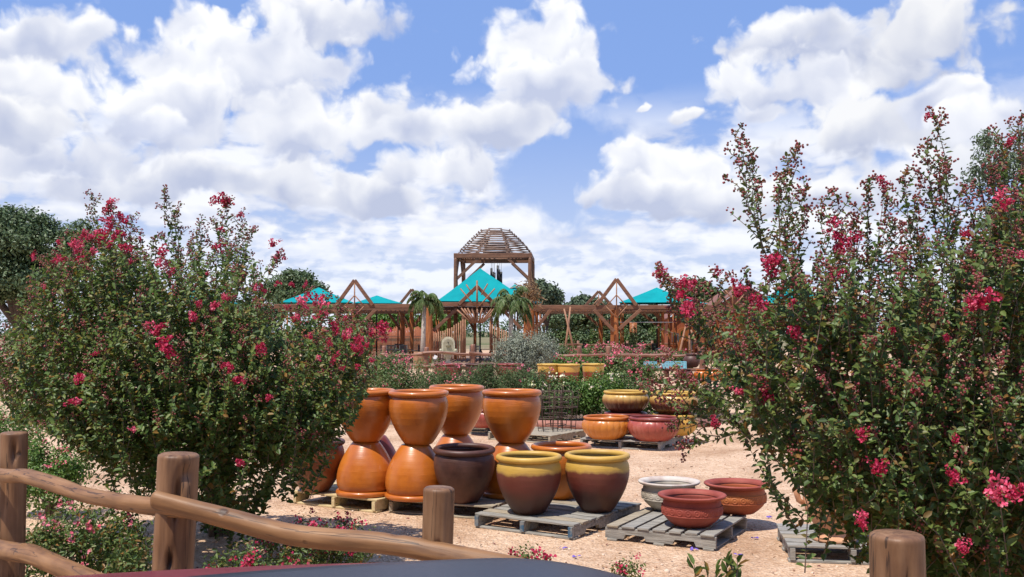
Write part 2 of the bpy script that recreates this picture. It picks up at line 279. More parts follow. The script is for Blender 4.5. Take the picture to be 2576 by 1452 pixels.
# gravel ground
def ground_material():
    m = bpy.data.materials.new('pink_beige_gravel'); m.use_nodes = True; t = m.node_tree; n = t.nodes; l = t.links
    b = n['Principled BSDF']; b.inputs['Roughness'].default_value = .95; b.inputs['Specular IOR Level'].default_value = .15
    c = n.new('ShaderNodeTexCoord')
    def nz(s, d, r_=.6):
        x = n.new('ShaderNodeTexNoise'); x.inputs['Scale'].default_value = s; x.inputs['Detail'].default_value = d; x.inputs['Roughness'].default_value = r_
        l.new(c.outputs['Object'], x.inputs[0]); return x
    v = n.new('ShaderNodeTexVoronoi'); v.inputs['Scale'].default_value = 42; l.new(c.outputs['Object'], v.inputs['Vector'])
    r = n.new('ShaderNodeValToRGB'); e = r.color_ramp.elements
    st = [(0, (.34, .19, .11)), (.2, (.56, .36, .225)), (.5, (.69, .47, .31)), (.8, (.77, .57, .40)), (1, (.86, .70, .52))]
    while len(e) < len(st): e.new(.5)
    for k, (p, cc) in enumerate(st): e[k].position = p; e[k].color = (*cc, 1)
    sp = n.new('ShaderNodeSeparateColor'); l.new(v.outputs['Color'], sp.inputs[0])
    big = nz(.9, 6); mid = nz(9, 6, .7)
    a = n.new('ShaderNodeMath'); a.operation = 'MULTIPLY_ADD'; l.new(sp.outputs[0], a.inputs[0]); a.inputs[1].default_value = .55
    a2 = n.new('ShaderNodeMath'); a2.operation = 'MULTIPLY_ADD'; l.new(mid.outputs[0], a2.inputs[0]); a2.inputs[1].default_value = .75; a2.inputs[2].default_value = -.22
    l.new(a2.outputs[0], a.inputs[2]); l.new(a.outputs[0], r.inputs[0])
    # damp / scuffed patches
    r2 = n.new('ShaderNodeValToRGB'); r2.color_ramp.elements[0].position = .36; r2.color_ramp.elements[0].color = (.72, .65, .60, 1)
    r2.color_ramp.elements[1].position = .56; r2.color_ramp.elements[1].color = (1, 1, 1, 1); l.new(big.outputs[0], r2.inputs[0])
    mx = n.new('ShaderNodeMix'); mx.data_type = 'RGBA'; mx.blend_type = 'MULTIPLY'; mx.inputs[0].default_value = 1
    l.new(r.outputs[0], mx.inputs[6]); l.new(r2.outputs[0], mx.inputs[7])
    # dry green-brown field beyond the garden
    sx = n.new('ShaderNodeSeparateXYZ'); l.new(c.outputs['Object'], sx.inputs[0])
    fm = n.new('ShaderNodeMapRange'); fm.interpolation_type = 'SMOOTHSTEP'; l.new(sx.outputs[1], fm.inputs[0]); fm.inputs[1].default_value = 88; fm.inputs[2].default_value = 110
    fr = n.new('ShaderNodeValToRGB'); fr.color_ramp.elements[0].position = .35; fr.color_ramp.elements[0].color = (.10, .12, .045, 1)
    fr.color_ramp.elements[1].position = .6; fr.color_ramp.elements[1].color = (.28, .22, .13, 1); fz = nz(.06, 8); l.new(fz.outputs[0], fr.inputs[0])
    m3 = n.new('ShaderNodeMix'); m3.data_type = 'RGBA'; l.new(fm.outputs[0], m3.inputs[0]); l.new(mx.outputs[2], m3.inputs[6]); l.new(fr.outputs[0], m3.inputs[7])
    l.new(m3.outputs[2], b.inputs['Base Color'])
    bp = n.new('ShaderNodeBump'); bp.inputs['Strength'].default_value = .9; bp.inputs['Distance'].default_value = .02
    l.new(v.outputs['Distance'], bp.inputs['Height'])
    bp2 = n.new('ShaderNodeBump'); bp2.inputs['Strength'].default_value = .5; bp2.inputs['Distance'].default_value = .06
    l.new(mid.outputs[0], bp2.inputs['Height']); l.new(bp.outputs[0], bp2.inputs['Normal']); l.new(bp2.outputs[0], b.inputs['Normal'])
    return m
M['ground'] = ground_material()

# ------------------------------------------------------------------ object helpers
def wloc(o):
    p = Vector((0, 0, 0))
    while o is not None: p = p + o.location; o = o.parent
    return p
def setp(o, label=None, cat=None, group=None, kind=None):
    for k, v in (('label', label), ('category', cat), ('group', group), ('kind', kind)):
        if v: o[k] = v
    return o
def thing(name, label, cat, loc=(0, 0, 0), group=None, rz=0):
    o = bpy.data.objects.new(name, None); C.objects.link(o); o.location = Vector(loc); o.rotation_euler.z = rz
    o.empty_display_size = .1
    return setp(o, label, cat, group)
def link_mesh(name, me, mat, parent=None, smooth=True, origin=None, world=True):
    """mesh given in world coordinates unless world is False"""
    o = bpy.data.objects.new(name, me); C.objects.link(o)
    if mat: me.materials.append(mat)
    if parent is not None:
        o.parent = parent
        if world: me.transform(Matrix.Translation(-wloc(parent)))
    elif origin is not None:
        o.location = Vector(origin)
        if world: me.transform(Matrix.Translation(-Vector(origin)))
    if smooth: me.polygons.foreach_set('use_smooth', np.ones(len(me.polygons), dtype=bool))
    me.update(); return o
class MB:
    def __init__(s): s.v = []; s.f = []; s.grain = None
    def add(s, vs, fs):
        b = len(s.v); s.v.extend([tuple(v) for v in vs]); s.f.extend([tuple(i + b for i in f) for f in fs]); return s
    def tube(s, pts, rad, seg=8, wob=0.0, cap=True):
        pts = [Vector(p) for p in pts]; n = len(pts)
        if not isinstance(rad, (list, tuple)): rad = [rad] * n
        vs = []; fs = []
        d0 = (pts[1] - pts[0]).normalized(); up = Vector((0, 0, 1)) if abs(d0.z) < .9 else Vector((0, 1, 0))
        sx = d0.cross(up).normalized()
        for i, p in enumerate(pts):
            d = (pts[min(i + 1, n - 1)] - pts[max(i - 1, 0)])
            if d.length < 1e-9: d = d0
            d.normalize(); sx = (sx - d * sx.dot(d)).normalized(); sy = d.cross(sx)
            for k in range(seg):
                a = 2 * PI * k / seg; r = rad[i] * (1 + wob * random.uniform(-1, 1))
                vs.append(p + sx * math.cos(a) * r + sy * math.sin(a) * r)
        for i in range(n - 1):
            for k in range(seg):
                k2 = (k + 1) % seg; fs.append((i * seg + k, i * seg + k2, (i + 1) * seg + k2, (i + 1) * seg + k))
        if cap: fs.append(tuple(range(seg - 1, -1, -1))); fs.append(tuple((n - 1) * seg + k for k in range(seg)))
        return s.add(vs, fs)
    def box(s, c, size, M3=None):
        hx, hy, hz = size[0] / 2, size[1] / 2, size[2] / 2
        vs = []
        for x in (-hx, hx):
            for y in (-hy, hy):
                for z in (-hz, hz):
                    v = Vector((x, y, z)); v = M3 @ v if M3 is not None else v; vs.append(Vector(c) + v)
        return s.add(vs, [(0, 1, 3, 2), (4, 6, 7, 5), (0, 4, 5, 1), (2, 3, 7, 6), (0, 2, 6, 4), (1, 5, 7, 3)])
    def bar(s, a, b, wd, ht):
        """rectangular timber from a to b"""
        a = Vector(a); b = Vector(b); d = (b - a); Ln = d.length; d.normalize()
        up = Vector((0, 0, 1)) if abs(d.z) < .95 else Vector((0, 1, 0))
        y = up.cross(d).normalized(); z = d.cross(y)
        m = Matrix((d, y, z)).transposed()
        return s.box((a + b) / 2, (Ln, wd, ht), m)
    def lathe(s, prof, seg=48, c=(0, 0, 0), fn=None, close=True):
        vs = []; n = len(prof)
        for i, (r, z) in enumerate(prof):
            for k in range(seg):
                a = 2 * PI * k / seg; rr = r if fn is None else fn(r, z, a, i)
                vs.append((c[0] + rr * math.cos(a), c[1] + rr * math.sin(a), c[2] + z))
        fs = [(i * seg + k, i * seg + (k + 1) % seg, (i + 1) * seg + (k + 1) % seg, (i + 1) * seg + k) for i in range(n - 1) for k in range(seg)]
        if close: fs.append(tuple(range(seg - 1, -1, -1)))
        return s.add(vs, fs)
    def build(s, name, mat, parent=None, smooth=True, origin=None, world=True, bevel=0):
        me = bpy.data.meshes.new(name); me.from_pydata(s.v, [], s.f)
        if s.grain:
            at = me.attributes.new('grain', 'FLOAT_VECTOR', 'POINT'); at.data.foreach_set('vector', [c for g in s.grain for c in g])
        o = link_mesh(name, me, mat, parent, smooth, origin, world)
        if bevel:
            b = o.modifiers.new('bevel', 'BEVEL'); b.width = bevel; b.segments = 2; b.limit_method = 'ANGLE'; b.angle_limit = R(40)
        return o
def np_mesh(name, V, Q):
    me = bpy.data.meshes.new(name); k = Q.shape[1]
    me.vertices.add(len(V)); me.vertices.foreach_set('co', V.astype(np.float32).ravel())
    me.loops.add(Q.size); me.loops.foreach_set('vertex_index', Q.astype(np.int32).ravel())
    me.polygons.add(len(Q)); me.polygons.foreach_set('loop_start', np.arange(0, Q.size, k, dtype=np.int32))
    me.update(calc_edges=True); me.validate(); return me
LEAF_V = np.array([(0, 0, 0), (-.46, .30, .10), (-.40, .72, .08), (0, 1, -.12), (.40, .72, .08), (.46, .30, .10)])
LEAF_Q = np.array([(0, 3, 2, 1), (0, 5, 4, 3)])
THIN_V = np.array([(0, 0, 0), (-.5, .35, .05), (-.2, .8, 0), (0, 1, -.15), (.2, .8, 0), (.5, .35, .05)])
def norm(a): return a / np.maximum(np.linalg.norm(a, axis=1, keepdims=True), 1e-9)
def leaves_mesh(name, pos, dirs, nrm, ln, wd, tmpl=LEAF_V):
    """pos/dirs/nrm: (n,3); ln, wd: (n,)"""
    y = norm(dirs); x = norm(np.cross(y, nrm)); z = np.cross(x, y)
    V = (pos[:, None, :] + x[:, None, :] * (tmpl[None, :, 0:1] * wd[:, None, None]) + y[:, None, :] * (tmpl[None, :, 1:2] * ln[:, None, None])
         + z[:, None, :] * (tmpl[None, :, 2:3] * ln[:, None, None]))
    n = len(pos); k = len(tmpl); Q = (LEAF_Q[None] + (np.arange(n) * k)[:, None, None]).reshape(-1, 4)
    return np_mesh(name, V.reshape(-1, 3), Q)
_t = (1 + 5 ** .5) / 2
ICO_V = norm(np.array([(-1, _t, 0), (1, _t, 0), (-1, -_t, 0), (1, -_t, 0), (0, -1, _t), (0, 1, _t), (0, -1, -_t), (0, 1, -_t), (_t, 0, -1), (_t, 0, 1), (-_t, 0, -1), (-_t, 0, 1)], dtype=float))
ICO_F = np.array([(0, 11, 5), (0, 5, 1), (0, 1, 7), (0, 7, 10), (0, 10, 11), (1, 5, 9), (5, 11, 4), (11, 10, 2), (10, 7, 6), (7, 1, 8), (3, 9, 4), (3, 4, 2), (3, 2, 6), (3, 6, 8), (3, 8, 9), (4, 9, 5), (2, 4, 11), (6, 2, 10), (8, 6, 7), (9, 8, 1)])
def balls_mesh(name, pos, rad):
    n = len(pos); V = pos[:, None, :] + ICO_V[None] * rad[:, None, None]
    Q = (ICO_F[None] + (np.arange(n) * 12)[:, None, None]).reshape(-1, 3)
    return np_mesh(name, V.reshape(-1, 3), Q)
def rdir(n): return norm(rng.normal(size=(n, 3)))

# ------------------------------------------------------------------ the setting
gb = MB(); gb.add([(-900, -60, 0), (900, -60, 0), (900, 3000, 0), (-900, 3000, 0)], [(0, 1, 2, 3)])
setp(gb.build('ground', M['ground'], smooth=False), kind='structure')

# ------------------------------------------------------------------ foliage helpers
def crown(parent, clumps, n, leaf, mat, name='foliage', thin=False, tight=.22, sub=26, up=.3, asp=.5, shell=.55):
    """clumps: list of (x,y,z,rx,ry,rz) in world coordinates"""
    cl = np.array(clumps, dtype=float); a = cl[:, 3] * cl[:, 5] + cl[:, 4] * cl[:, 5]; a = a / a.sum()
    which = rng.choice(len(cl), size=n, p=a)
    subs = []
    for c in cl:
        d = rdir(sub); r = shell + (1 - shell) * rng.random((sub, 1)) ** .6
        subs.append(c[:3] + d * r * c[3:])
    subs = np.array(subs); k = rng.integers(0, sub, n)
    ctr = subs[which, k]; rad = cl[which, 3:]
    pos = ctr + rng.normal(size=(n, 3)) * rad * tight
    pos[:, 2] = np.maximum(pos[:, 2], .02)
    out = norm((pos - cl[which, :3]) / rad)
    nrm = norm(out * .9 + rng.normal(size=(n, 3)) * .6 + np.array([0, 0, up]))
    dirs = norm(np.cross(nrm, rdir(n)) + np.array([0, 0, -.15 if not thin else .25]))
    ln = leaf * rng.uniform(.65, 1.3, n)
    me = leaves_mesh(name, pos, dirs, nrm, ln, ln * (asp if not thin else .22), THIN_V if thin else LEAF_V)
    return link_mesh(name, me, mat, parent, smooth=False), pos
def blossoms(parent, pos, size, mat, name='flowers', per=9, kind=None):
    n = len(pos) * per; p = np.repeat(pos, per, axis=0) + rng.normal(size=(n, 3)) * size * .42
    nrm = norm(rdir(n) + np.array([-.3, -.8, .5])); dirs = norm(np.cross(nrm, rdir(n))); ln = size * rng.uniform(.35, .7, n)
    me = leaves_mesh(name, p, dirs, nrm, ln, ln * .9)
    o = link_mesh(name, me, mat, parent, smooth=False)
    if kind: o['kind'] = kind
    return o
def shrub(name, label, cat, px, pybase, Y, wpx, hpx, n, leaf, mat, group=None, fl=None, nfl=0, flsize=.05, thin=False, stems=True, dep=1.0, asp=.5, z0=.0):
    k = Y / F; x = (px - CX) * k; r = wpx * k / 2; h = hpx * k
    t = thing(name, label, cat, (x, Y, z0), group)
    cl = []
    m = max(3, int(5 * max(1, wpx / hpx / 1.3)))
    for i in range(m):
        fx = (i + .5) / m * 2 - 1
        cl.append((x + fx * r * .72 + random.uniform(-.1, .1) * r, Y + random.uniform(-.5, .5) * r * dep, z0 + h * random.uniform(.42, .58), r * random.uniform(.34, .5), r * .45 * dep, h * random.uniform(.36, .5) * (1 - .25 * fx * fx)))
    _, pos = crown(t, cl, n, leaf, mat, thin=thin, asp=asp)
    if stems:
        b = MB()
        for i in range(7):
            c = random.choice(cl); b.tube([(x + random.uniform(-.1, .1) * r, Y, z0), ((x + c[0]) / 2, (Y + c[1]) / 2, c[2] * .5 + z0 * .5), (c[0], c[1], c[2])], [.02 * h + .004, .014 * h + .003, .005], 5)
        b.build('stems', M['bark'], t)
    if fl:
        score = pos[:, 2] * 1.2 - pos[:, 1] * .6 + rng.normal(size=len(pos)) * h * .5; idx = np.argsort(-score)[:nfl * 3]; idx = rng.choice(idx, nfl, replace=False)
        blossoms(t, pos[idx] + np.array([0, -.02, .02]), flsize, fl, 'blossoms', kind='stuff' if nfl > 100 else None)
    return t
def tree(name, label, px, pyb, Y, cl_px, n, leaf, mat, trunk=.3, group=None, cat='tree', sub=40, tight=.16):
    k = Y / F; b = P(px, pyb, Y); b.z = 0
    t = thing(name, label, cat, b, group)
    cl = []
    for (cx_, cy_, rx, ry) in cl_px:
        c = P(cx_, cy_, Y + random.uniform(-.4, .4) * rx * k); cl.append((c.x, c.y, c.z, rx * k * .86, rx * k * .8, ry * k * .86))
    crown(t, cl, n, leaf, mat, name='crown', sub=sub, tight=tight)
    m = MB(); zc = min(c[2] for c in cl); top = Vector((b.x, b.y, max(.5, zc * .55)))
    m.tube([b, b + (top - b) * .5 + Vector((trunk * .3, 0, 0)), top], [trunk, trunk * .8, trunk * .7], 9, .08)
    m.build('trunk', M['darkbark'], t)
    for c in cl[:9]:
        q = MB(); mid = top.lerp(Vector(c[:3]), .5) + Vector((0, 0, -.08 * c[5]))
        q.tube([top - Vector((0, 0, .1)), mid, Vector(c[:3]) + Vector((0, 0, c[5] * .2))], [trunk * .5, trunk * .33, trunk * .1], 6, .08)
        q.build('limb', M['darkbark'], t)
    return t
M['darkbark'] = rmat('dark_bark', [(.3, (.035, .025, .02)), (.7, (.09, .07, .055))], 12, 6, rough=.9, stretch=(2, 2, .4), bump=.4)

# ------------------------------------------------------------------ crepe myrtles
def inpoly(x, y, poly):
    c = False; j = len(poly) - 1
    for i in range(len(poly)):
        xi, yi = poly[i]; xj, yj = poly[j]
        if (yi > y) != (yj > y) and x < (xj - xi) * (y - yi) / (yj - yi) + xi: c = not c
        j = i
    return c
FLMESH = []
def flower_templates():
    for k in range(6):
        ps, ns, ls = [], [], []
        for q in range(rng.integers(5, 9)):
            c = rng.normal(size=3) * np.array([.0145, .0135, .017]); rr = rng.uniform(.012, .019); n = int(rng.integers(9, 16))
            d = rdir(n); ps.append(c + d * rr * rng.uniform(.4, 1.1, (n, 1))); ns.append(norm(d + rdir(n) * .8)); ls.append(rng.uniform(.008, .016, n))
        p = np.vstack(ps); nr = np.vstack(ns); ln = np.concatenate(ls)
        me = leaves_mesh('flower_cluster', p, norm(np.cross(nr, rdir(len(p)))), nr, ln, ln * .95)
        me.materials.append(M['petal'] if k < 4 else M['petalp']); FLMESH.append(me)
flower_templates()
def shoot(root, tip, out, leafL, fruit, side=True, gap=.026, droop=.0):
    """a wand with opposite leaves and a fruiting tip; appends to the lists in out"""
    root = np.array(root); tip = np.array(tip); d = tip - root; Ln = np.linalg.norm(d); d = d / Ln
    bend = rng.normal(size=3) * Ln * .07
    n = max(4, int(Ln / gap)); s = np.linspace(.04, .93 if fruit else 1.0, n)
    pts = root + (tip - root) * s[:, None] + bend * (np.sin(s * PI))[:, None]
    out['wood'].append((root, root + (tip - root) * .5 + bend, tip))
    a = np.cumsum(np.full(n, 2.4)) + rng.random() * 6
    ref = np.array([0, 0, 1.0]) if abs(d[2]) < .9 else np.array([0, 1.0, 0]); ex = np.cross(d, ref); ex /= np.linalg.norm(ex); ey = np.cross(d, ex)
    s = np.repeat(s, 2); pts = np.repeat(pts, 2, axis=0); a = np.repeat(a, 2); a[1::2] += PI; n = 2 * n
    keep = rng.random(n) < (1 if not fruit else np.clip(1.35 - s * .85, .25, 1))
    rad = ex * np.cos(a)[:, None] + ey * np.sin(a)[:, None]
    L1 = norm(rad + d * .55 + rng.normal(size=(n, 3)) * .35 + np.array([0, 0, -.12 - droop])); N1 = norm(d * .8 + np.array([-.15, -.25, .7]) + rng.normal(size=(n, 3)) * .45)
    out['p'].append(pts[keep]); out['d'].append(L1[keep]); out['n'].append(N1[keep])
    out['l'].append((leafL * rng.uniform(.6, 1.25, n) * (1.1 - .35 * s))[keep])
    if fruit:
        m = int(rng.integers(10, 22) * fruit); q = rng.random((m, 1)) * .20 + .82
        bp = root + (tip - root) * q + rdir(m) * (.038 * (1.35 - (q - .82) * 3.5)) * rng.uniform(.3, 1, (m, 1))
        out['b'].append(bp)
def myrtle(label, base, poly, Yc, half, n_sh, tips, leafL, flowers, mat, n_leafgap=.026, fruit_p=.6, group=None, cmid=None, stems=9, low_thin=None, berry=.0062):
    t = thing('crepe_myrtle', label, 'flowering shrub', base, group)
    out = dict(p=[], d=[], n=[], l=[], b=[], wood=[])
    xs = [p[0] for p in poly]; ys = [p[1] for p in poly]; cx_ = sum(xs) / len(xs); cy_ = sum(ys) / len(ys)
    wx = (max(xs) - min(xs)) / 2; wy = (max(ys) - min(ys)) / 2; cx_ = (max(xs) + min(xs)) / 2; cy_ = (max(ys) + min(ys)) / 2
    B = Vector(base); roots = []
    cnt = 0
    while cnt < n_sh:
        px = random.uniform(min(xs), max(xs)); py = random.uniform(min(ys), max(ys))
        if not inpoly(px, py, poly): continue
        if low_thin and py > low_thin and random.random() < .55: continue
        q = 1 - ((px - cx_) / wx) ** 2 * .85 - ((py - cy_) / wy) ** 2 * .6; q = math.sqrt(max(.06, q))
        if py < cy_ and random.random() < .25: continue
        e = random.uniform(-1, 1); e = math.copysign(abs(e) ** .6, e)
        tip = P(px, py, Yc + e * half * q)
        if tip.z < .12: continue
        d = (tip - (B + Vector((0, 0, .25)))).normalized(); d = (d + Vector((0, 0, .55)) + Vector(rng.normal(size=3)) * .33).normalized()
        Ln = random.uniform(.32, .62); root = tip - d * Ln
        upper = (py < cy_ + wy * .1) or random.random() < .35
        rpx, rpy = CX + root.x / root.y * F, HZ + (EYE - root.z) / root.y * F
        if rpy > 1020 and not inpoly(rpx, rpy, poly) and (abs(rpx - (CX + B.x / B.y * F)) > 260): continue
        shoot(root, tip, out, leafL, (random.uniform(.5, 1.2) if (upper and random.random() < fruit_p) else 0), gap=n_leafgap)
        roots.append(root); cnt += 1
    for (tx, ty, rx, ry, dy) in tips:          # tall wands
        tip = P(tx, ty, Yc + dy); root = P(rx, ry, Yc + dy * .7)
        shoot(root, tip, out, leafL * .8, 1.3, gap=.03)
        d = tip - root; Ln = d.length; d.normalize(); m = int(Ln / .055)
        for k in range(m):
            s = (k + .5) / m; a = root + (tip - root) * s
            dd = (d * .9 + Vector(rdir(1)[0]) * .62).normalized(); l2 = (.20 * (1 - s) + .07) * random.uniform(.7, 1.2)
            shoot(a, a + dd * l2, out, leafL * .72, .75 if s > .25 else .4, gap=.03)
    p = np.vstack(out['p']); d = np.vstack(out['d']); nn = np.vstack(out['n']); l = np.concatenate(out['l'])
    me = leaves_mesh('foliage', p, d, nn, l, l * .56); link_mesh('foliage', me, mat, t, smooth=False)
    b = np.vstack(out['b']); me = balls_mesh('seed_capsules', b, berry * rng.uniform(.7, 1.25, len(b)))
    link_mesh('seed_capsules', me, M['berry'], t)['kind'] = 'stuff'
    wd = MB()
    for (a, c, e) in out['wood']: wd.tube([a, c, e], [.0038, .0028, .0014], 3, cap=False)
    o = wd.build('twigs', M['bark'], t); o['kind'] = 'stuff'
    roots = [r for r in roots if math.hypot(r[0] - B.x, r[1] - B.y) < .30 + .38 * max(0, r[2] - .5)] or roots
    for k in range(stems):
        st = MB(); r0 = roots[random.randrange(len(roots))]
        b0 = B + Vector((random.uniform(-.13, .13), random.uniform(-.13, .13), 0)); m1 = b0.lerp(Vector(r0), .45) + Vector((0, 0, .18))
        st.tube([b0, m1, Vector(r0)], [.026, .019, .008], 7, .06); st.build('stem', M['bark'], t)
        for j in range(7):
            r1 = Vector(roots[random.randrange(len(roots))])
            if (r1 - Vector(r0)).length < 1.1:
                s2 = MB(); s2.tube([m1, m1.lerp(r1, .55) + Vector((0, 0, .1)), r1], [.013, .009, .005], 5, .05); s2.build('branch', M['bark'], t)
    for (fx, fy, sc, dy) in flowers:
        c = P(fx, fy, Yc + dy)
        for j in range(1 if sc < .9 else (2 if sc < 1.15 else 3)):
            o = bpy.data.objects.new('flower_cluster', FLMESH[random.choice((0, 1, 2, 3, 0, 1, 2, 3, 4, 5))]); C.objects.link(o); o.parent = t
            s2 = sc * random.uniform(.85, 1.15); o.scale = (s2, s2, s2 * random.uniform(.8, 1.2)); o.rotation_euler = (random.uniform(-.5, .5), random.uniform(-.5, .5), random.uniform(0, 6))
            o.location = c - B + Vector((random.uniform(-.03, .03), 0, random.uniform(-.03, .03))) * j * sc * 1.3
    return t

polyL = [(-40, 900), (60, 700), (110, 640), (190, 590), (260, 560), (340, 590), (400, 650), (450, 640), (520, 600), (590, 590), (640, 650), (660, 740), (740, 760), (830, 760), (900, 790), (965, 830), (960, 900), (940, 960),
         (905, 1040), (885, 1110), (790, 1140), (700, 1180), (640, 1270), (540, 1300), (450, 1250), (340, 1210), (240, 1160), (170, 1110), (60, 1075), (-40, 1045)]
tipsL = [(232, 492, 262, 680, .1), (270, 530, 290, 700, -.3), (330, 545, 335, 720, .3), (412, 482, 452, 720, 0), (440, 530, 460, 730, .3), (500, 560, 500, 720, -.2), (573, 505, 572, 720, -.1), (605, 540, 590, 720, .2), (632, 575, 600, 730, 0),
         (695, 648, 640, 790, -.2), (545, 560, 555, 720, .3), (190, 590, 220, 720, 0), (115, 650, 190, 770, .1), (820, 745, 800, 860, -.2), (860, 770, 840, 880, 0), (900, 790, 870, 900, -.3), (930, 815, 890, 920, .1), (770, 735, 750, 860, .1), (880, 800, 850, 920, .2), (480, 610, 480, 740, 0), (385, 600, 390, 740, .2), (960, 830, 880, 900, -.1), (150, 610, 210, 760, -.2), (355, 580, 350, 720, -.2), (295, 560, 300, 720, .1)]
fL = [(573, 503, 1.35, -.1), (270, 525, 1.2, -.3), (300, 545, 1.0, -.3), (190, 625, 1.2, -.3), (205, 618, .9, -.4), (85, 650, .9, -.2), (150, 655, 1, -.5), (145, 607, .8, -.4), (245, 585, 1.2, -.4), (275, 570, 1.2, -.5), (300, 588, 1.1, -.5), (310, 622, 1, -.7),
      (420, 668, 1.3, -.8), (425, 690, 1, -.8), (560, 615, 1.1, -.5), (555, 575, .7, -.3), (606, 540, .7, .1), (700, 640, 1.2, -.2), (690, 650, .8, -.2), (797, 745, 1.35, -.8), (640, 572, .5, .1), (405, 822, 1.2, -1.1), (412, 868, 1.4, -1.2), (487, 805, .9, -1.1),
      (655, 870, 1.1, -1.1), (580, 925, .9, -1.2), (645, 725, 1, -.8), (820, 792, 1, -.7), (845, 828, 1, -.8), (965, 820, 1.2, -.4), (965, 843, .9, -.4), (760, 760, .6, -.7), (790, 800, .6, -.9), (880, 830, .7, -.7), (920, 870, .7, -.6), (860, 925, .6, -.9), (720, 770, .6, -.9), (935, 910, .6, -.6), (800, 900, .6, -1), (895, 880, 1.1, -.9), (870, 850, 1, -.8), (850, 895, .9, -.8), (240, 890, .8, -1.1), (202, 950, 1, -1.1), (180, 1012, 1.1, -1.1),
      (592, 955, 1, -1.2), (675, 1000, .8, -1.1), (335, 1080, .7, -1.2), (608, 1165, .9, -1.1), (545, 770, 1, -1), (700, 712, .8, -.6), (735, 715, .7, -.5), (770, 718, .8, -.5), (580, 750, 1, -.9), (230, 640, .9, -.6), (520, 690, .7, -.6), (160, 650, .8, -.5), (330, 660, .7, -.7), (260, 600, 1.2, -.5), (215, 590, .9, -.3), (350, 600, .7, -.3),
      (500, 760, .7, -1), (870, 800, .8, -.6), (905, 850, .9, -.8), (780, 850, .8, -1), (110, 720, .7, -.3), (745, 800, .9, -.9), (830, 860, .8, -.9), (900, 920, .7, -.8)]
myrtle('large crepe myrtle with crimson blooms behind the log fence, left of the stacked orange pots', G(545, 1345), polyL, 7.7, 1.25, 1480, tipsL, .053, fL, M['leaf'], stems=9, low_thin=1090)
polyR = [(1700, 870), (1760, 780), (1850, 740), (1900, 700), (1930, 600), (1990, 560), (2040, 640), (2100, 620), (2170, 600), (2260, 620), (2340, 560), (2420, 600), (2480, 520), (2560, 420), (2760, 400), (2800, 1200), (2640, 1460), (2420, 1440), (2330, 1330), (2240, 1300),
         (2210, 1255), (2120, 1225), (2040, 1195), (1960, 1150), (1880, 1110), (1810, 1060), (1740, 1030), (1690, 985)]
tipsR = [(1845, 335, 1920, 640, 0), (1895, 375, 1930, 650, .2), (2000, 372, 1965, 680, -.1), (1975, 440, 1950, 700, .2), (2030, 470, 2000, 700, .1), (2065, 500, 2080, 760, .2), (2110, 495, 2125, 780, -.1), (2150, 560, 2150, 780, .2), (2185, 462, 2190, 800, 0), (2225, 480, 2220, 780, .2),
         (2275, 430, 2310, 700, -.1), (2350, 290, 2385, 640, 0), (2330, 380, 2370, 680, .2), (2385, 400, 2400, 700, -.2), (2430, 480, 2440, 720, .1), (1665, 682, 1770, 850, -.3), (1700, 720, 1790, 880, -.2), (1805, 690, 1800, 860, -.2), (1750, 760, 1800, 880, 0),
         (1640, 960, 1760, 980, -.2), (1680, 930, 1790, 960, 0), (1660, 1010, 1800, 1030, -.1), (1700, 1060, 1820, 1060, 0), (2520, 340, 2530, 600, .1), (2560, 300, 2580, 560, .3), (2500, 420, 2510, 650, -.2), (1880, 700, 1900, 880, 0), (2300, 500, 2330, 760, .3), (2250, 560, 2260, 800, -.2), (1720, 1120, 1850, 1090, -.1)]
fR = [(2335, 293, .8, 0), (2230, 463, 1, .2), (2222, 470, .7, .2), (2120, 612, 1.1, -.2), (2140, 610, .9, -.2), (1665, 685, .9, -.3), (1650, 690, .6, -.3), (1730, 722, 1, -.3), (1712, 745, 1.2, -.4), (1748, 712, .7, -.3), (1805, 685, .7, -.2), (1935, 678, 1.2, -.4), (1945, 690, .8, -.4), (2095, 555, .9, -.2), (2080, 580, .7, -.2), (1905, 765, 1.2, -.5),
      (2520, 490, 1.1, -.5), (2462, 770, 1.3, -.7), (2445, 760, .9, -.7), (2440, 590, .9, -.3), (2540, 360, .8, -.2), (2405, 1110, .7, -.9), (2222, 1183, 1.1, -.9), (2510, 1222, 1.4, -.9), (2500, 1250, .9, -.9), (2405, 1205, 1, -.9), (2172, 1105, 1, -.9), (2060, 868, .7, -.7), (2165, 1310, .9, -.9), (2420, 1368, .9, -.9), (1925, 978, 1, -.6), (2180, 792, .7, -.6), (2245, 828, .8, -.7),
      (1995, 830, .9, -.7), (1855, 742, .8, -.3), (2110, 590, 1, -.2), (1850, 985, .9, -.5), (1800, 1060, .9, -.4), (2300, 985, .6, -.8), (1990, 760, .8, -.5), (2380, 850, .6, -.8), (2560, 640, .8, -.6), (2100, 690, .9, -.5), (2260, 690, .6, -.5)]
myrtle('large crepe myrtle heavy with dark seed heads, nearest shrub behind the right fence post', G(2270, 1560), polyR, 5.4, .95, 1330, tipsR, .051, fR, M['leafr'], n_leafgap=.027, fruit_p=.75, stems=11, berry=.0068)

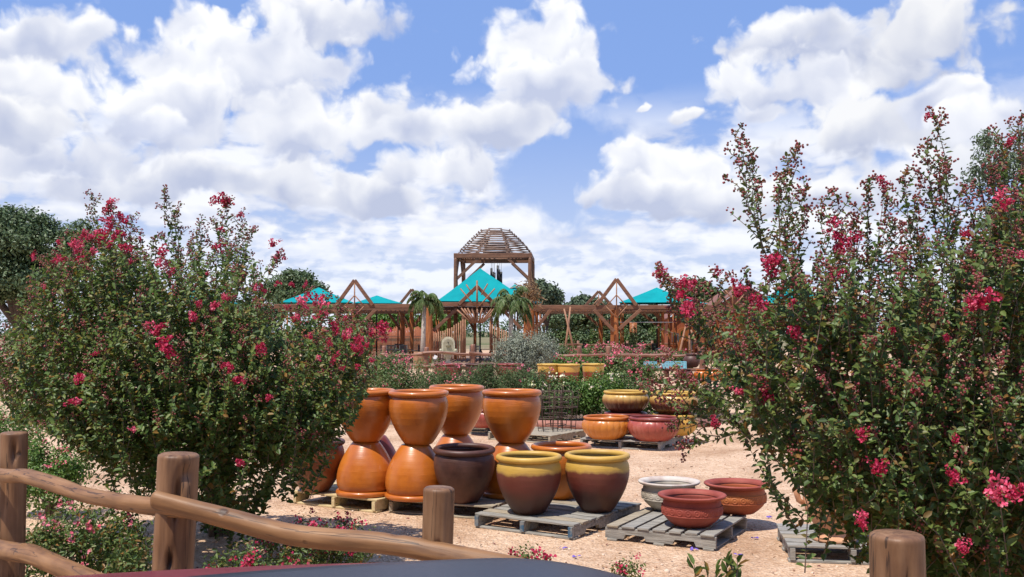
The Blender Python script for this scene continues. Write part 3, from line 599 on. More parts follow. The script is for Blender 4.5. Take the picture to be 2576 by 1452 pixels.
# ------------------------------------------------------------------ near log fence
def gnarly(path, r, seg=28, dents=(), rough=.05, seedv=1, flat=None, n=40, endround=True):
    rs = random.Random(seedv); ph = [rs.uniform(0, 6.3) for _ in range(8)]
    pts = [Vector(p) for p in path]; tot = [0]
    for a, b in zip(pts, pts[1:]): tot.append(tot[-1] + (b - a).length)
    Ln = tot[-1]; out = []
    def at(s):
        for i in range(len(pts) - 1):
            if s <= tot[i + 1] + 1e-9:
                u = (s - tot[i]) / max(1e-9, tot[i + 1] - tot[i]); p0 = pts[max(0, i - 1)]; p1 = pts[i]; p2 = pts[i + 1]; p3 = pts[min(len(pts) - 1, i + 2)]
                return .5 * ((2 * p1) + (p2 - p0) * u + (2 * p0 - 5 * p1 + 4 * p2 - p3) * u * u + (3 * p1 - p0 - 3 * p2 + p3) * u ** 3)
        return pts[-1]
    vs = []; fs = []; c = [at(Ln * k / n) for k in range(n + 1)]
    d0 = (c[1] - c[0]).normalized(); up = Vector((0, 0, 1)) if abs(d0.z) < .9 else Vector((0, 1, 0)); sx = d0.cross(up).normalized()
    if abs(d0.z) > .9: sx = Vector((1, 0, 0))
    for i, p in enumerate(c):
        d = (c[min(i + 1, n)] - c[max(i - 1, 0)]).normalized(); sx = (sx - d * sx.dot(d)).normalized(); sy = d.cross(sx)
        s = Ln * i / n
        for k in range(seg):
            a = 2 * PI * k / seg
            rr = r * (1 + rough * (math.sin(2 * a + ph[0] + s * 1.7) + .7 * math.sin(3 * a + ph[1] - s * 2.9) + .6 * math.sin(5 * s + ph[2]) + .5 * math.sin(a + 9 * s + ph[3]) + .25 * math.sin(7 * a + 13 * s + ph[4]) + .15 * math.sin(11 * a - 5 * s + ph[5])))
            for (ds, da, ws, wa, dep) in dents:
                aa = (a - da + PI) % (2 * PI) - PI
                rr *= 1 - dep * math.exp(-((s - ds) / ws) ** 2 - (aa / wa) ** 2)
            e = 1.0
            if endround:
                for q in (s, Ln - s):
                    if q < r * .35: e = min(e, .86 + .14 * math.sqrt(max(0, 1 - (1 - q / (r * .35)) ** 2)))
            vs.append(p + (sx * math.cos(a) + sy * math.sin(a)) * rr * e)
    for i in range(n):
        for k in range(seg): k2 = (k + 1) % seg; fs.append((i * seg + k, i * seg + k2, (i + 1) * seg + k2, (i + 1) * seg + k))
    fs.append(tuple(range(seg - 1, -1, -1))); fs.append(tuple(n * seg + k for k in range(seg)))
    m = MB(); m.add(vs, fs); m.grain = [(r * math.cos(2 * PI * k / seg), r * math.sin(2 * PI * k / seg), Ln * i / n + seedv * 1.37) for i in range(n + 1) for k in range(seg)]; return m
nf = thing('log_fence', 'varnished gnarled log fence in the foreground with thick round posts', 'fence', (P(440, 1400, 3.95).x, 3.95, 0))
def npost(px, Y, pytop, dpx, dents, lean=0, sd=1):
    top = P(px, pytop, Y); b = Vector((top.x - lean, top.y, -.02))
    r = dpx / 2 * Y / F
    return gnarly([b, b.lerp(top, .5), top], r, 44, dents, .022, sd, n=110).build('post', M['log'], nf)
# dent tuple: height, angle (-pi/2 faces the camera), height width, angular width, depth
npost(35, 5.85, 1087, 64, [(1.04, -1.1, .07, .16, .55), (.8, -1.8, .1, .1, .3)], .0, 3)
npost(450, 3.95, 1141, 100, [(1.10, -1.20, .060, .15, .62), (1.03, -1.32, .04, .12, .45), (1.18, -.85, .04, .30, .25), (.86, -1.45, .035, .14, .6), (.90, -1.9, .05, .2, .12), (.735, -1.95, .035, .12, .6), (.71, -1.40, .07, .10, .55), (.95, -.9, .12, .25, .10)], .05, 5)
npost(1104, 3.56, 1226, 78, [(.975, -1.45, .014, .12, .6), (.86, -1.05, .05, .09, .55), (.90, -1.35, .12, .07, .12), (1.1, -2.2, .2, .12, .08), (1.08, -.9, .2, .12, .08)], .03, 8)
npost(2257, 2.9, 1342, 134, [(.93, -1.6, .10, .07, .7), (1.0, -1.55, .10, .25, .08), (1.10, -2.4, .06, .2, .06), (.98, -.55, .12, .08, .10)], .0, 12)
A_ = P(-30, 1190, 5.68); B_ = P(440, 1283, 3.79); C_ = P(1110, 1392, 3.43); D_ = Vector((1.12, 2.74, .83))
A0 = A_ + (A_ - B_) * .9
def mid(a, b, t, dz): v = a.lerp(b, t); v.z += dz; return v
gnarly([A0, A_, mid(A_, B_, .3, .02), mid(A_, B_, .62, -.01), mid(A_, B_, .86, -.005), B_ + Vector((.08, -.02, .005))], .036, 26, [(2.7, -1.2, .05, .5, .25), (3.9, -1.3, .08, .4, .15), (4.3, -1.6, .03, .35, .25)], .06, 21, n=200).build('rail', M['railh'], nf)
gnarly([B_ - (C_ - B_) * .03 + Vector((-.05, 0, .035)), mid(B_, C_, .22, .0), mid(B_, C_, .5, -.02), mid(B_, C_, .8, .0), C_, mid(C_, D_, .3, .01), D_], .036, 26, [(.55, -1.3, .04, .5, .12), (1.0, -1.7, .015, .3, .35), (1.15, -2.0, .02, .3, .3)], .05, 33, n=200).build('rail', M['railh'], nf)
A2 = P(-30, 1375, 5.70); B2 = Vector((B_.x, 3.80, .735)); A20 = A2 + (A2 - B2) * .9
gnarly([A20, A2, mid(A2, B2, .35, .02), mid(A2, B2, .7, -.02), B2], .05, 26, [(3.0, -1.2, .06, .5, .2)], .07, 44, n=160).build('rail', M['railh'], nf)
gnarly([B2, mid(B2, Vector((C_.x, 3.43, .6)), .5, -.01), Vector((C_.x, 3.43, .6)), Vector((1.12, 2.74, .5))], .045, 20, [], .06, 46, n=90).build('rail', M['railh'], nf)

# ------------------------------------------------------------------ pallets
def pallet(label, corner, deg, U, V, wood, swap=False, blue=False, nb=8, H=.13, group='wooden pallets'):
    """corner = left near corner; U runs right along deg, V runs away. boards run along U unless swap"""
    t = thing('pallet', label, 'pallet', (corner[0], corner[1], 0), group, R(deg))
    if swap:      # boards along V
        bl, n_dir, sl_ = V, U, U
    else: bl, n_dir, sl_ = U, V, V
    def put(name, cx_, cy_, sx_, sy_, z, sz, mat):
        m = MB(); 
        if swap: m.box((cy_, cx_, z), (sy_, sx_, sz), Matrix.Rotation(random.uniform(-.004, .004), 3, 'Z'))
        else: m.box((cx_, cy_, z), (sx_, sy_, sz), Matrix.Rotation(random.uniform(-.004, .004), 3, 'Z'))
        return m.build(name, mat, t, smooth=False, world=False, bevel=.003)
    # local frame: x along boards (length bl), y across (n_dir)
    th = .018; bw = n_dir / nb * .80
    for k in range(nb):
        wv_ = bw * random.uniform(.88, 1.12); y = (k + .5) * n_dir / nb
        put('deck_board', bl / 2 + random.uniform(-.01, .01), y, bl + random.uniform(-.01, .015), wv_, H - th / 2, th, M[wood] if random.random() < .7 else M['greywood2' if wood == 'greywood' else wood])
    for k in range(3):
        x = (.03, bl / 2, bl - .03)[k]
        m = MB(); h0_, h1_ = th + .003, H - th - .003; hh = h1_ - h0_
        # notched stringer: polygon extruded
        a = n_dir; prof = [(0, h0_), (a * .17, h0_), (a * .19, h0_ + hh * .45), (a * .36, h0_ + hh * .45), (a * .38, h0_), (a * .62, h0_), (a * .64, h0_ + hh * .45), (a * .81, h0_ + hh * .45), (a * .83, h0_), (a, h0_), (a, h1_), (0, h1_)]
        vs = []
        for s_ in (-.019, .019):
            for (yy, z_) in prof: vs.append(((yy, x + s_, z_) if swap else (x + s_, yy, z_)))
        n_ = len(prof); m.add(vs, [tuple(range(n_)), tuple(range(2 * n_ - 1, n_ - 1, -1))] + [(i, (i + 1) % n_, (i + 1) % n_ + n_, i + n_) for i in range(n_)])
        o = m.build('stringer', M[wood], t, smooth=False, world=False)
        if blue:
            b = MB(); b.box((x, -.004, h0_ + hh / 2), (.04, .006, hh), None); b.build('painted_end', M['bluepaint'], o, smooth=False, world=False)
    for k in range(3):
        y = (.06, n_dir / 2, n_dir - .06)[k]
        put('bottom_board', bl / 2, y, bl, .09, th / 2 + .001, th, M[wood])
    return t
pallet('fresh yellow wood pallet under the leftmost upturned orange pot', (-2.24, 10.22), -31, 1.08, 1.1, 'newwood', nb=6)
pallet('weathered pallet beneath the dark brown pot and the two middle orange stacks', (-1.2, 9.70), -22, 1.1, 1.3, 'greywood2')
pallet('grey pallet with blue painted ends carrying the two yellow rimmed pots', (-.34, 8.97), -33, 1.02, 1.30, 'greywood', blue=True, nb=9)
pallet('grey pallet of broad boards under the three low carved bowls', (.78, 8.44), -28, .95, .98, 'greywood', swap=True, nb=7)
pallet('small grey pallet under the peach urn at right', (2.10, 7.62), -9, .95, .9, 'greywood', nb=6)
pallet('far grey pallet carrying the scalloped bowls', (1.03, 15.22), -25, 1.28, 1.28, 'greywood')
pallet('far weathered pallet holding the wire plant cages', (-.40, 16.25), -33, 1.2, 1.15, 'greywood2', nb=7)
pallet('far pallet partly hidden behind the orange stacks, under a maroon bowl', (-.95, 17.2), -12, 1.05, 1.0, 'greywood', nb=6)
pallet('grey pallet almost hidden behind the right shrub under a pink urn', (3.05, 7.95), -14, .95, .9, 'greywood', nb=6)

# ------------------------------------------------------------------ pots
def roll(rc, zc, r, n=10, a0=-120, a1=200):
    return [(rc + r * math.cos(R(a)), zc + r * math.sin(R(a))) for a in [a0 + (a1 - a0) * k / n for k in range(n + 1)]]
JAR = [(.122, 0), (.136, .004), (.160, .035), (.196, .09), (.228, .145), (.256, .205), (.276, .265), (.288, .325), (.291, .375), (.286, .42), (.272, .455), (.260, .478)]
JIN = [(.250, .482), (.260, .455), (.272, .41), (.274, .35), (.25, .25), (.2, .17), (.15, .08), (.12, .04), (.002, .035)]
def jar(kind):
    body = MB(); ph = random.uniform(0, 6)
    # throwing rings and combed waves are real grooves
    dense = []
    for (a, b) in zip(JAR, JAR[1:]):
        k = max(1, int((b[1] - a[1]) / .0075))
        for i in range(k): dense.append((a[0] + (b[0] - a[0]) * i / k, a[1] + (b[1] - a[1]) * i / k))
    dense.append(JAR[-1])
    for _ in range(2): dense = [dense[0]] + [((dense[i - 1][0] + 2 * dense[i][0] + dense[i + 1][0]) / 4, dense[i][1]) for i in range(1, len(dense) - 1)] + [dense[-1]]
    def fn(r, z, a, i):
        if i >= len(dense): return r
        q = .0008 * math.sin(3 * a + ph + z * 9)
        if .27 < z < .46: q += .0019 * math.sin(2 * PI * (z + .014 * abs(math.sin(2.5 * a))) / .0155)
        else: q += .0005 * math.sin(z * 310)
        return r + q
    body.lathe(dense + JIN, 96, fn=fn)
    rim = MB(); rim.lathe(roll(.271, .494, .027, 14, -150, 210), 72, close=False)
    mats = {'orange': ('orange', 'orange'), 'brown': ('brown', 'brown'), 'two': ('twotone', 'yellow'), 'darkor': ('darkor', 'brown'), 'mar': ('marglaze', 'marglaze')}[kind]
    return body, rim, mats
JG = {}
def place_jar(kind, label, x, y, z=.132, up=True, group=None, s=1.0, tilt=(0, 0)):
    t = thing('clay_pot', label, 'pot', (x, y, z), group)
    if up: t.rotation_euler = (tilt[0], tilt[1], random.uniform(0, 6))
    else: t.rotation_euler = (PI, 0, random.uniform(0, 6)); t.location.z = z + .521 * s
    t.scale = (s, s, s)
    key = kind
    if key not in JG:
        b, r, m = jar(kind); bo = b.build('body', M[m[0]], None, world=False); ro = r.build('rim', M[m[1]], None, world=False)
        JG[key] = (bo.data, ro.data); bo.parent = t; ro.parent = t; bo.name = 'body'; ro.name = 'rim'
    else:
        for nme, me in zip(('body', 'rim'), JG[key]):
            o = bpy.data.objects.new(nme, me); C.objects.link(o); o.parent = t
    return t
HJ = .521
gO = 'big orange pots stacked in pairs'
def stack(px, Y, desc_low, desc_up, dx=0, pxu=None):
    x = (px - CX) / F * Y; place_jar('orange', desc_low, x, Y, up=False, group=gO)
    xu = ((pxu or px) - CX) / F * Y; place_jar('orange', desc_up, xu, Y, z=.132 + HJ, up=True, group=gO, tilt=(random.uniform(-.012, .012), random.uniform(-.012, .012)))
stack(923, 10.02, 'upturned orange pot at the left end, standing on fresh yellow pallet wood', 'upright orange pot balanced on the left end upturned pot, partly behind the myrtle')
stack(1046, 9.80, 'upturned orange pot on weathered pallet, directly left of the dark brown pot', 'upright orange pot topping the stack left of the dark brown pot', pxu=1054)
stack(1147, 10.72, 'upturned orange pot mostly hidden behind the dark brown pot', 'upright orange pot set furthest back of the four raised ones', pxu=1149)
stack(1287, 9.93, 'upturned orange pot between dark brown pot and left yellow rimmed pot', 'upright orange pot at the right end of the raised row')
place_jar('brown', 'dark brown pot standing upright in front of the orange stacks', (1168 - CX) / F * 9.57, 9.57, tilt=(0, .035))
place_jar('two', 'yellow rimmed maroon pot on blue-ended pallet, next to the dark brown pot', (1330 - CX) / F * 8.97, 8.97, group='yellow rimmed pots on the near pallet')
place_jar('two', 'yellow rimmed maroon pot on the right half of blue-ended pallet', (1501 - CX) / F * 9.08, 9.08, group='yellow rimmed pots on the near pallet')
place_jar('orange', 'single upright orange pot squeezed behind the two yellow rimmed pots', (1411 - CX) / F * 9.78, 9.78)
place_jar('darkor', 'dull brown orange pot under the myrtle branches at the far left of the pallets', (797 - CX) / F * 10.2, 10.2)
place_jar('mar', 'upturned dark maroon pot hidden behind the left orange stack', (940 - CX) / F * 10.62, 10.62, up=False)

for px_, kd, lb in ((1128, 'mar', 'very wide dark maroon planter at the left of the row before the far rail'), (1206, 'brown', 'very wide dark brown planter in the middle of the row before the far rail'), (1282, 'mar', 'very wide dark maroon planter nearest the silver bush')):
    tt = place_jar(kd, lb, (px_ - CX) / F * 35.5, 35.5, z=0, group='wide dark planters before the far rail'); tt.scale = (1.75, 1.75, 1.2)
# low carved bowls
def bowl_relief(label, x, y, mb, mr_, mband, s=1.0):
    t = thing('clay_bowl', label, 'bowl', (x, y, .132), 'low carved bowls')
    zb, r = [], []
    prof = [(.13, 0), (.15, .004), (.19, .035), (.225, .07), (.245, .10)]
    band = [(.250 + .006 * math.sin(PI * k / 24), .10 + .075 * k / 24) for k in range(25)]
    up = [(.245, .178), (.240, .20), (.236, .215), (.238, .228)]
    inn = [(.226, .228), (.224, .2), (.23, .15), (.21, .09), (.16, .04), (.002, .03)]
    b = MB(); b.lathe(prof + [(.244, .14)] + up + inn, 72); b.build('body', mb, t, world=False)
    def fn(r, z, a, i):
        u = (a / (2 * PI) * 22) % 1.0; v = (z - .10) / .075
        if v < .06 or v > .94: return r + .004
        q = 0
        if abs(u - .5) > .44: q += .004                       # vertical bars
        d = math.hypot((u - .5) / .36, (v - .5) / .36)
        q += .0045 * max(0, 1 - abs(d - .85) * 4)               # ring
        q += .004 * max(0, 1 - d * 2.6)
        return r - .002 + q
    bd = MB(); bd.lathe(band, 352, fn=fn, close=False); bd.build('relief_band', mband, t, world=False)
    rm = MB(); rm.lathe([(.232, .222), (.250, .226), (.272, .236), (.283, .246), (.286, .254), (.280, .262), (.262, .262), (.240, .254), (.226, .240), (.222, .226)], 72, close=False); rm.build('rim', mr_, t, world=False)
    so_ = MB(); so_.lathe([(.218, .13), (.002, .135)], 40, close=False); so_.build('soil', M['soil'], t, world=False)
    t.scale = (s, s, s); t.rotation_euler.z = random.uniform(0, 6); return t
bowl_relief('whitewashed low bowl with carved band, at the back left of its pallet', (1680 - CX) / F * 9.17, 9.17, M['whitew'], M['whiterim'], M['whitew'], .99)
bowl_relief('deep red low bowl with carved band, nearest on the broad-board pallet', (1737 - CX) / F * 8.40, 8.40, M['redclay'], M['redclay'], M['redclay'])
bowl_relief('orange red low bowl with carved band, at the right of its pallet', (1849 - CX) / F * 8.99, 8.99, M['redorange'], M['redclay'], M['redorange'], 1.02)

# scalloped bowls
def bowl_scallop(label, x, y, z, mb, mr_, s=1.0, nl=22):
    t = thing('scalloped_bowl', label, 'bowl', (x, y, z), 'scalloped bowls on the far pallet')
    out = [(.20, 0), (.225, .004), (.275, .04), (.325, .09), (.355, .15), (.365, .20), (.355, .245), (.335, .275), (.318, .288), (.31, .295)]
    inn = [(.30, .295), (.31, .25), (.33, .19), (.29, .10), (.2, .04), (.002, .03)]
    def fn(r, z_, a, i):
        if i >= len(out) - 2: return r
        w_ = math.sin(PI * min(1, z_ / .285)) ** .6 if z_ > 0 else 0
        return r + .013 * w_ * (abs(math.cos(a * nl / 2)) ** .6 - .75)
    b = MB(); b.lathe(out + inn, nl * 10, fn=fn); b.build('body', mb, t, world=False)
    rm = MB(); rm.lathe(roll(.325, .312, .021, 12, -150, 210), 72, close=False); rm.build('rim', mr_, t, world=False)
    t.scale = (s, s, s); t.rotation_euler.z = random.uniform(0, 6); return t
def bx(px, Y): return (px - CX) / F * Y
bowl_scallop('amber orange scalloped bowl at the front left of the far pallet', bx(1524, 15.2), 15.2, .132, M['scallopo'], M['orange'], 1.02)
bowl_scallop('rose red scalloped bowl at the front right of the far pallet', bx(1642, 14.95), 14.95, .132, M['scallopr'], M['marglaze'], 1.06)
bowl_scallop('maroon scalloped bowl supporting the left yellow and brown one', bx(1573, 16.0), 16.0, .132, M['scallopr'], M['marglaze'], 1.0)
bowl_scallop('plain yellow scalloped bowl in the back right, under another bowl', bx(1695, 15.7), 15.7, .132, M['scallopyy'], M['yellow'], 1.0)
bowl_scallop('yellow and brown scalloped bowl sitting on top of the maroon one', bx(1573, 16.0), 16.0, .132 + .333, M['scallopy'], M['yellow'], 1.03)
bowl_scallop('yellow and brown scalloped bowl on top of the plain yellow one, behind myrtle twigs', bx(1693, 15.7), 15.7, .132 + .333, M['scallopy'], M['yellow'], 1.03)
bowl_scallop('maroon scalloped bowl glimpsed between the orange stacks', bx(1222, 17.0), 17.0, .132, M['scallopr'], M['marglaze'], .95)

# peach urns
def urn(label, x, y, mat, s=1.0):
    t = thing('terracotta_urn', label, 'urn', (x, y, .132))
    prof = [(.16, 0), (.165, .01), (.16, .025), (.13, .045), (.12, .065), (.135, .10), (.175, .16), (.21, .23), (.225, .30), (.22, .36), (.20, .41), (.185, .44), (.20, .46), (.235, .48), (.25, .495), (.24, .505), (.21, .50), (.17, .47), (.19, .38), (.19, .28), (.10, .12), (.002, .1)]
    b = MB(); b.lathe(prof, 64, fn=lambda r, z, a, i: r + (.006 * math.cos(12 * a) if .08 < z < .4 else 0)); b.build('body', mat, t, world=False)
    for sg in (-1, 1):
        h = MB(); h.tube([(sg * .20, 0, .42), (sg * .265, 0, .43), (sg * .285, 0, .37), (sg * .265, 0, .30), (sg * .22, 0, .27)], [.02, .022, .024, .022, .018], 9); h.build('handle', mat, t, world=False)
    t.scale = (s, s, s); return t
urn('peach terracotta urn with looped handles on the right pallet', bx(2090, 7.82), 7.82, M['terra'], 1.02)
urn('pinkish urn deeper behind the right myrtle stems', bx(2375, 8.45), 8.45, M['terra'], 1.0)

# wire plant cages
def cage(label, x, y, r=.2, h=.62):
    t = thing('wire_cage', label, 'plant cage', (x, y, .132), 'wire plant cages')
    for k in range(4):
        z = .05 + (h - .1) * k / 3; b = MB(); b.tube([(r * (.7 + .3 * k / 3) * math.cos(a), r * (.7 + .3 * k / 3) * math.sin(a), z) for a in [2 * PI * i / 20 for i in range(21)]], .006, 5, cap=False); b.build('hoop', M['rust'], t, world=False)
    for k in range(6):
        a = 2 * PI * k / 6; b = MB(); b.tube([(r * .7 * math.cos(a), r * .7 * math.sin(a), 0), (r * math.cos(a), r * math.sin(a), h), (r * .9 * math.cos(a), r * .9 * math.sin(a), h + .06), (r * .75 * math.cos(a), r * .75 * math.sin(a), h + .04)], .006, 5); b.build('upright', M['rust'], t, world=False)
cage('dark wire plant cage nearest the right end orange stack', bx(1378, 16.3), 16.3, .22, .6)
cage('dark wire plant cage further right, beside the green shrubs', bx(1425, 16.6), 16.6, .2, .58)
cage('dark wire plant cage at the back of its pallet', bx(1398, 16.95), 16.95, .24, .66)

# fallen purple petals on the gravel
PLB = ['below the front corner of the yellow pot pallet', 'under the near corner of the bowl pallet', 'far right, level with the orange red bowl', 'by the orange red bowl', 'nearest the urn pallet, upper', 'just below the bowl pallet', 'between bowl pallet and urn pallet', 'at the left end of the urn pallet', 'lowest on the right gravel', 'lowest in the middle gravel']
for ip, (px, py) in enumerate([(1418, 1381), (1782, 1347), (1902, 1357), (2184 - 250, 1303), (1999, 1332), (1745, 1386), (1967, 1336), (2000, 1347), (1860, 1400), (1450, 1404)]):
    g = G(px, py); k = 5; p = np.array([g] * k) + rng.normal(size=(k, 3)) * np.array([.012, .012, 0]) + np.array([0, 0, .012])
    me = leaves_mesh('fallen_petal', p, rdir(k) * np.array([1, 1, .3]), norm(rdir(k) + np.array([0, 0, 1.5])), np.full(k, .03), np.full(k, .022))
    o = link_mesh('fallen_petal', me, M['purple'], None, smooth=False, origin=g); setp(o, 'small fallen purple blossom ' + PLB[ip], 'petal', 'fallen purple blossoms on the gravel')
# ------------------------------------------------------------------ low plants near the fence
def sy(px, py): g = G(px, py); return g.y
shrub('rose_bush', 'low dense rose bush in the shade behind the fence between its two left posts', 'shrub', 215, 1500, 6.6, 330, 250, 6500, .032, M['leafr'], fl=M['rosepink'], nfl=14, flsize=.045)
shrub('lantana', 'bright green lantana with tiny red flowers beside the left post', 'shrub', 130, 1250, 9.4, 230, 190, 5200, .036, M['fresh'], fl=M['rosepink'], nfl=22, flsize=.035)
shrub('lantana', 'bright green leafy plant at the left picture edge under the myrtle', 'shrub', 20, 1130, 12.0, 170, 190, 3200, .04, M['fresh'])
shrub('dwarf_myrtle', 'low myrtle clump with crimson blooms in front of the yellow wood pallet', 'shrub', 810, 1400, 7.0, 290, 160, 4600, .026, M['leafr'], fl=M['petal'], nfl=60, flsize=.036)
shrub('dwarf_myrtle', 'low reddish myrtle clump behind the rail, between the second post and third post', 'shrub', 650, 1440, 6.3, 260, 170, 3600, .028, M['leafr'], fl=M['petal'], nfl=34, flsize=.034)
shrub('dwarf_myrtle', 'small twiggy myrtle with red buds just above the car roof', 'shrub', 1330, 1440, 6.8, 135, 112, 1000, .026, M['leafr'], fl=M['petal'], nfl=16, flsize=.04)
shrub('dwarf_myrtle', 'small maroon twiggy plant right of the car roof on the gravel', 'shrub', 1570, 1470, 6.6, 85, 108, 480, .025, M['leafr'], fl=M['petal'], nfl=5, flsize=.03)
shrub('rose_bush', 'thin bare rose bush with sparse leaves left of the second fence post', 'shrub', 345, 1450, 6.0, 130, 250, 420, .035, M['leafr'])
def sprig(px, py, Y, label):
    c = P(px, py, Y); t = thing('weed', label, 'weed', (c.x, Y, 0)); m = MB(); pos, ds = [], []
    for k in range(3):
        tip = c + Vector((random.uniform(-.06, .06), 0, random.uniform(-.03, .03))); m.tube([(c.x, Y, 0), (c.x, Y, c.z * .5), tip], [.004, .003, .002], 4)
        for j in range(7): pos.append(tip - Vector((0, 0, .015 * j))); d = Vector(rdir(1)[0]); ds.append((d.x, d.y, abs(d.z) + .4))
    m.build('stems', M['bark'], t); n = len(pos)
    me = leaves_mesh('foliage', np.array(pos), np.array(ds), norm(rdir(n) + np.array([-.3, -.5, 1])), np.full(n, .055), np.full(n, .022)); link_mesh('foliage', me, M['leaf'], t, smooth=False)
sprig(1785, 1435, 3.9, 'leafy green sprig poking up at the bottom edge, further from the post')
sprig(1835, 1425, 3.9, 'leafy green sprig poking up at the bottom edge, closer to the right post')

# ------------------------------------------------------------------ planting beds mid distance
ed = MB()
e0 = P(1180, 1060, 19.6); 
pts = [(-1.2, 18.6, .05), (0.2, 18.3, .05), (1.2, 18.0, .05), (2.4, 18.1, .05), (3.6, 18.4, .05)]
ed.tube(pts, .09, 8, .08); setp(ed.build('bed_edging', M['edge'], None, origin=(1.2, 18, 0)), 'low red masonry edging along the front of the shrub bed', 'edging')
for (px, Y, wp, hp, n, mt, fl, nf_, lb) in [
    (1005, 24, 190, 130, 9500, 'rose', 'rosepink', 34, 'rounded rose bush with pink blooms just right of the left myrtle'),
    (900, 25, 160, 112, 3000, 'rose', 'rosepink', 16, 'rose bush half covered by the right edge of the left myrtle'),
    (1140, 21, 175, 122, 7500, 'grass', 'rosepink', 7, 'feathery sage clump right above the second orange stack'),
    (1235, 21.3, 170, 124, 7500, 'grass', 'rosepink', 8, 'feathery sage clump in the middle of the bed behind the orange pots'),
    (1320, 21.6, 150, 118, 6500, 'grass', 'rosepink', 5, 'feathery sage clump right above the end orange stack'),
    (1395, 19.4, 160, 112, 8000, 'rose', 'yellowfl', 9, 'leafy rose bush with pale yellow blooms behind the wire cages'),
    (1480, 19.8, 165, 114, 8000, 'fresh', 'yellowfl', 8, 'bright green rose bush left of the stacked scalloped bowls'),
    (1570, 20.2, 165, 116, 8000, 'rose', 'yellowfl', 5, 'rose bush directly behind the yellow and brown scalloped bowls'),
    (1660, 20.4, 150, 84, 4200, 'fresh', 'rosepink', 8, 'low green rose bush near the cyan crate'),
    (1760, 20.5, 150, 80, 3500, 'rose', 'rosepink', 8, 'low rose bush behind the tips of the right myrtle')]:
    shrub('garden_shrub', lb, 'shrub', px, 0, Y, wp, hp, n, .05 if mt != 'grass' else .07, M[mt], 'flowering shrubs in the middle bed', M[fl], nf_, .07, thin=(mt == 'grass'))
shrub('silver_sage', 'pale silver leaved bush at the foot of the large right log post', 'shrub', 1322, 0, 37, 150, 124, 15000, .09, M['grey'], asp=.3, dep=.8)
for (px, Y, wp, hp, n, mt, fl, nf_, lb) in [
    (1400, 44, 110, 66, 3600, 'grass', None, 0, 'grey green shrub right of the silver bush behind the far rail'),
    (1460, 45, 110, 62, 3600, 'fresh', 'rosepink', 20, 'bright shrub below the leaning pole tripod'),
    (1520, 43, 110, 74, 3600, 'rose', 'rosepink', 40, 'pink rose bush below the tall right gable'),
    (1590, 44, 120, 62, 3600, 'rose', 'rosepink', 55, 'pink rose bush just right of the gabled post'),
    (1665, 45, 110, 56, 3600, 'rose', 'rosepink', 40, 'pink rose bush below the teal canopy at right'),
    (1440, 34, 100, 66, 3600, 'fresh', 'rosepink', 10, 'green shrub in front of the far rail above the yellow banded pots'),
    (1528, 32.5, 90, 78, 3600, 'rose', 'rosepink', 12, 'rose bush overlapping the rightmost yellow banded tall pot'),
    (1600, 34, 120, 60, 3200, 'rose', 'rosepink', 12, 'low rose bush left of the cyan crate'),
    (1710, 41, 80, 60, 2600, 'rose', 'rosepink', 8, 'round rose bush behind the brown jar')]:
    shrub('rose_bush', lb, 'shrub', px, 0, Y, wp, hp, n, .085, M[mt], 'rose bushes along the far rail', M[fl] if fl else None, nf_, .13)
shrub('garden_shrub', 'dark shrub behind the left myrtle near the oak', 'shrub', 40, 0, 26, 200, 150, 3500, .06, M['rose'], 'flowering shrubs in the middle bed', M['rosepink'], 24, .08)
shrub('garden_shrub', 'yellow green shrub beneath the oak beyond the left rail', 'shrub', 100, 0, 58, 90, 110, 3000, .11, M['fresh'])

# tall yellow banded pots behind the bed
M['band'] = rmat('yellow_band_over_rust_glaze', [(0, (.13, .022, .012)), (.68, (.24, .05, .022)), (.71, (.52, .28, .05)), (1, (.60, .36, .07))], 6, 5, rough=.4, src=(0, .85, .05), coat=.15)
for (px, Y, lb) in [(1380, 29, 'tall rust pot with yellow band, left of the three by the bed'), (1430, 28.8, 'tall rust pot with yellow band, middle of the three'), (1492, 29.2, 'tall rust pot with yellow band, half hidden by a rose bush')]:
    t = thing('tall_pot', lb, 'pot', (bx(px, Y), Y, 0), 'tall yellow banded pots')
    b = MB(); b.lathe([(.2, 0), (.22, .02), (.25, .3), (.275, .55), (.29, .74), (.285, .78), (.26, .76), (.2, .1), (.002, .08)], 40); b.build('body', M['band'], t, world=False)
    r_ = MB(); r_.lathe(roll(.285, .80, .024, 10, -150, 210), 40, close=False); r_.build('rim', M['yellow'], t, world=False); t.scale = (1.12, 1.12, 1.0)
# cyan crates, brown jar, orange jars
def crate(label, px, Y, z, wd, ht, dp):
    t = thing('plastic_crate', label, 'crate', (bx(px, Y), Y, z))
    for (sx_, sy_, a, l) in ((0, -dp / 2, 0, wd), (0, dp / 2, 0, wd), (-wd / 2, 0, 90, dp), (wd / 2, 0, 90, dp)):
        b = MB(); m = Matrix.Rotation(R(a), 3, 'Z')
        for k in range(5): b.box((sx_, sy_, .02 + k * (ht - .04) / 4), (l, .02, .02), m)
        k_ = int(l / .09)
        for k in range(k_ + 1):
            o_ = m @ Vector((-l / 2 + l * k / k_, 0, 0)); b.box((sx_ + o_.x, sy_ + o_.y, ht / 2), (.018, .026, ht), m)
        b.build('lattice_side', M['cyan'], t, smooth=False, world=False)
    b = MB(); b.box((0, 0, .004), (wd - .03, dp - .03, .008)); b.build('base', M['cyan'], t, smooth=False, world=False)
crate('pale cyan lattice crate beside the brown jar', 1693, 36.2, .42, .85, .26, .5)
crate('pale cyan lattice crate further left among rose leaves', 1640, 36.6, .42, .55, .24, .4)
tb = thing('display_bench', 'low slatted bench under the crates and small jars', 'bench', (bx(1730, 36.3), 36.3, 0))
b = MB()
for k in range(5): b.box((bx(1740, 36.3), 36.0 + k * .16, .40), (3.4, .12, .03))
b.build('top', M['railfar'], tb, smooth=False)
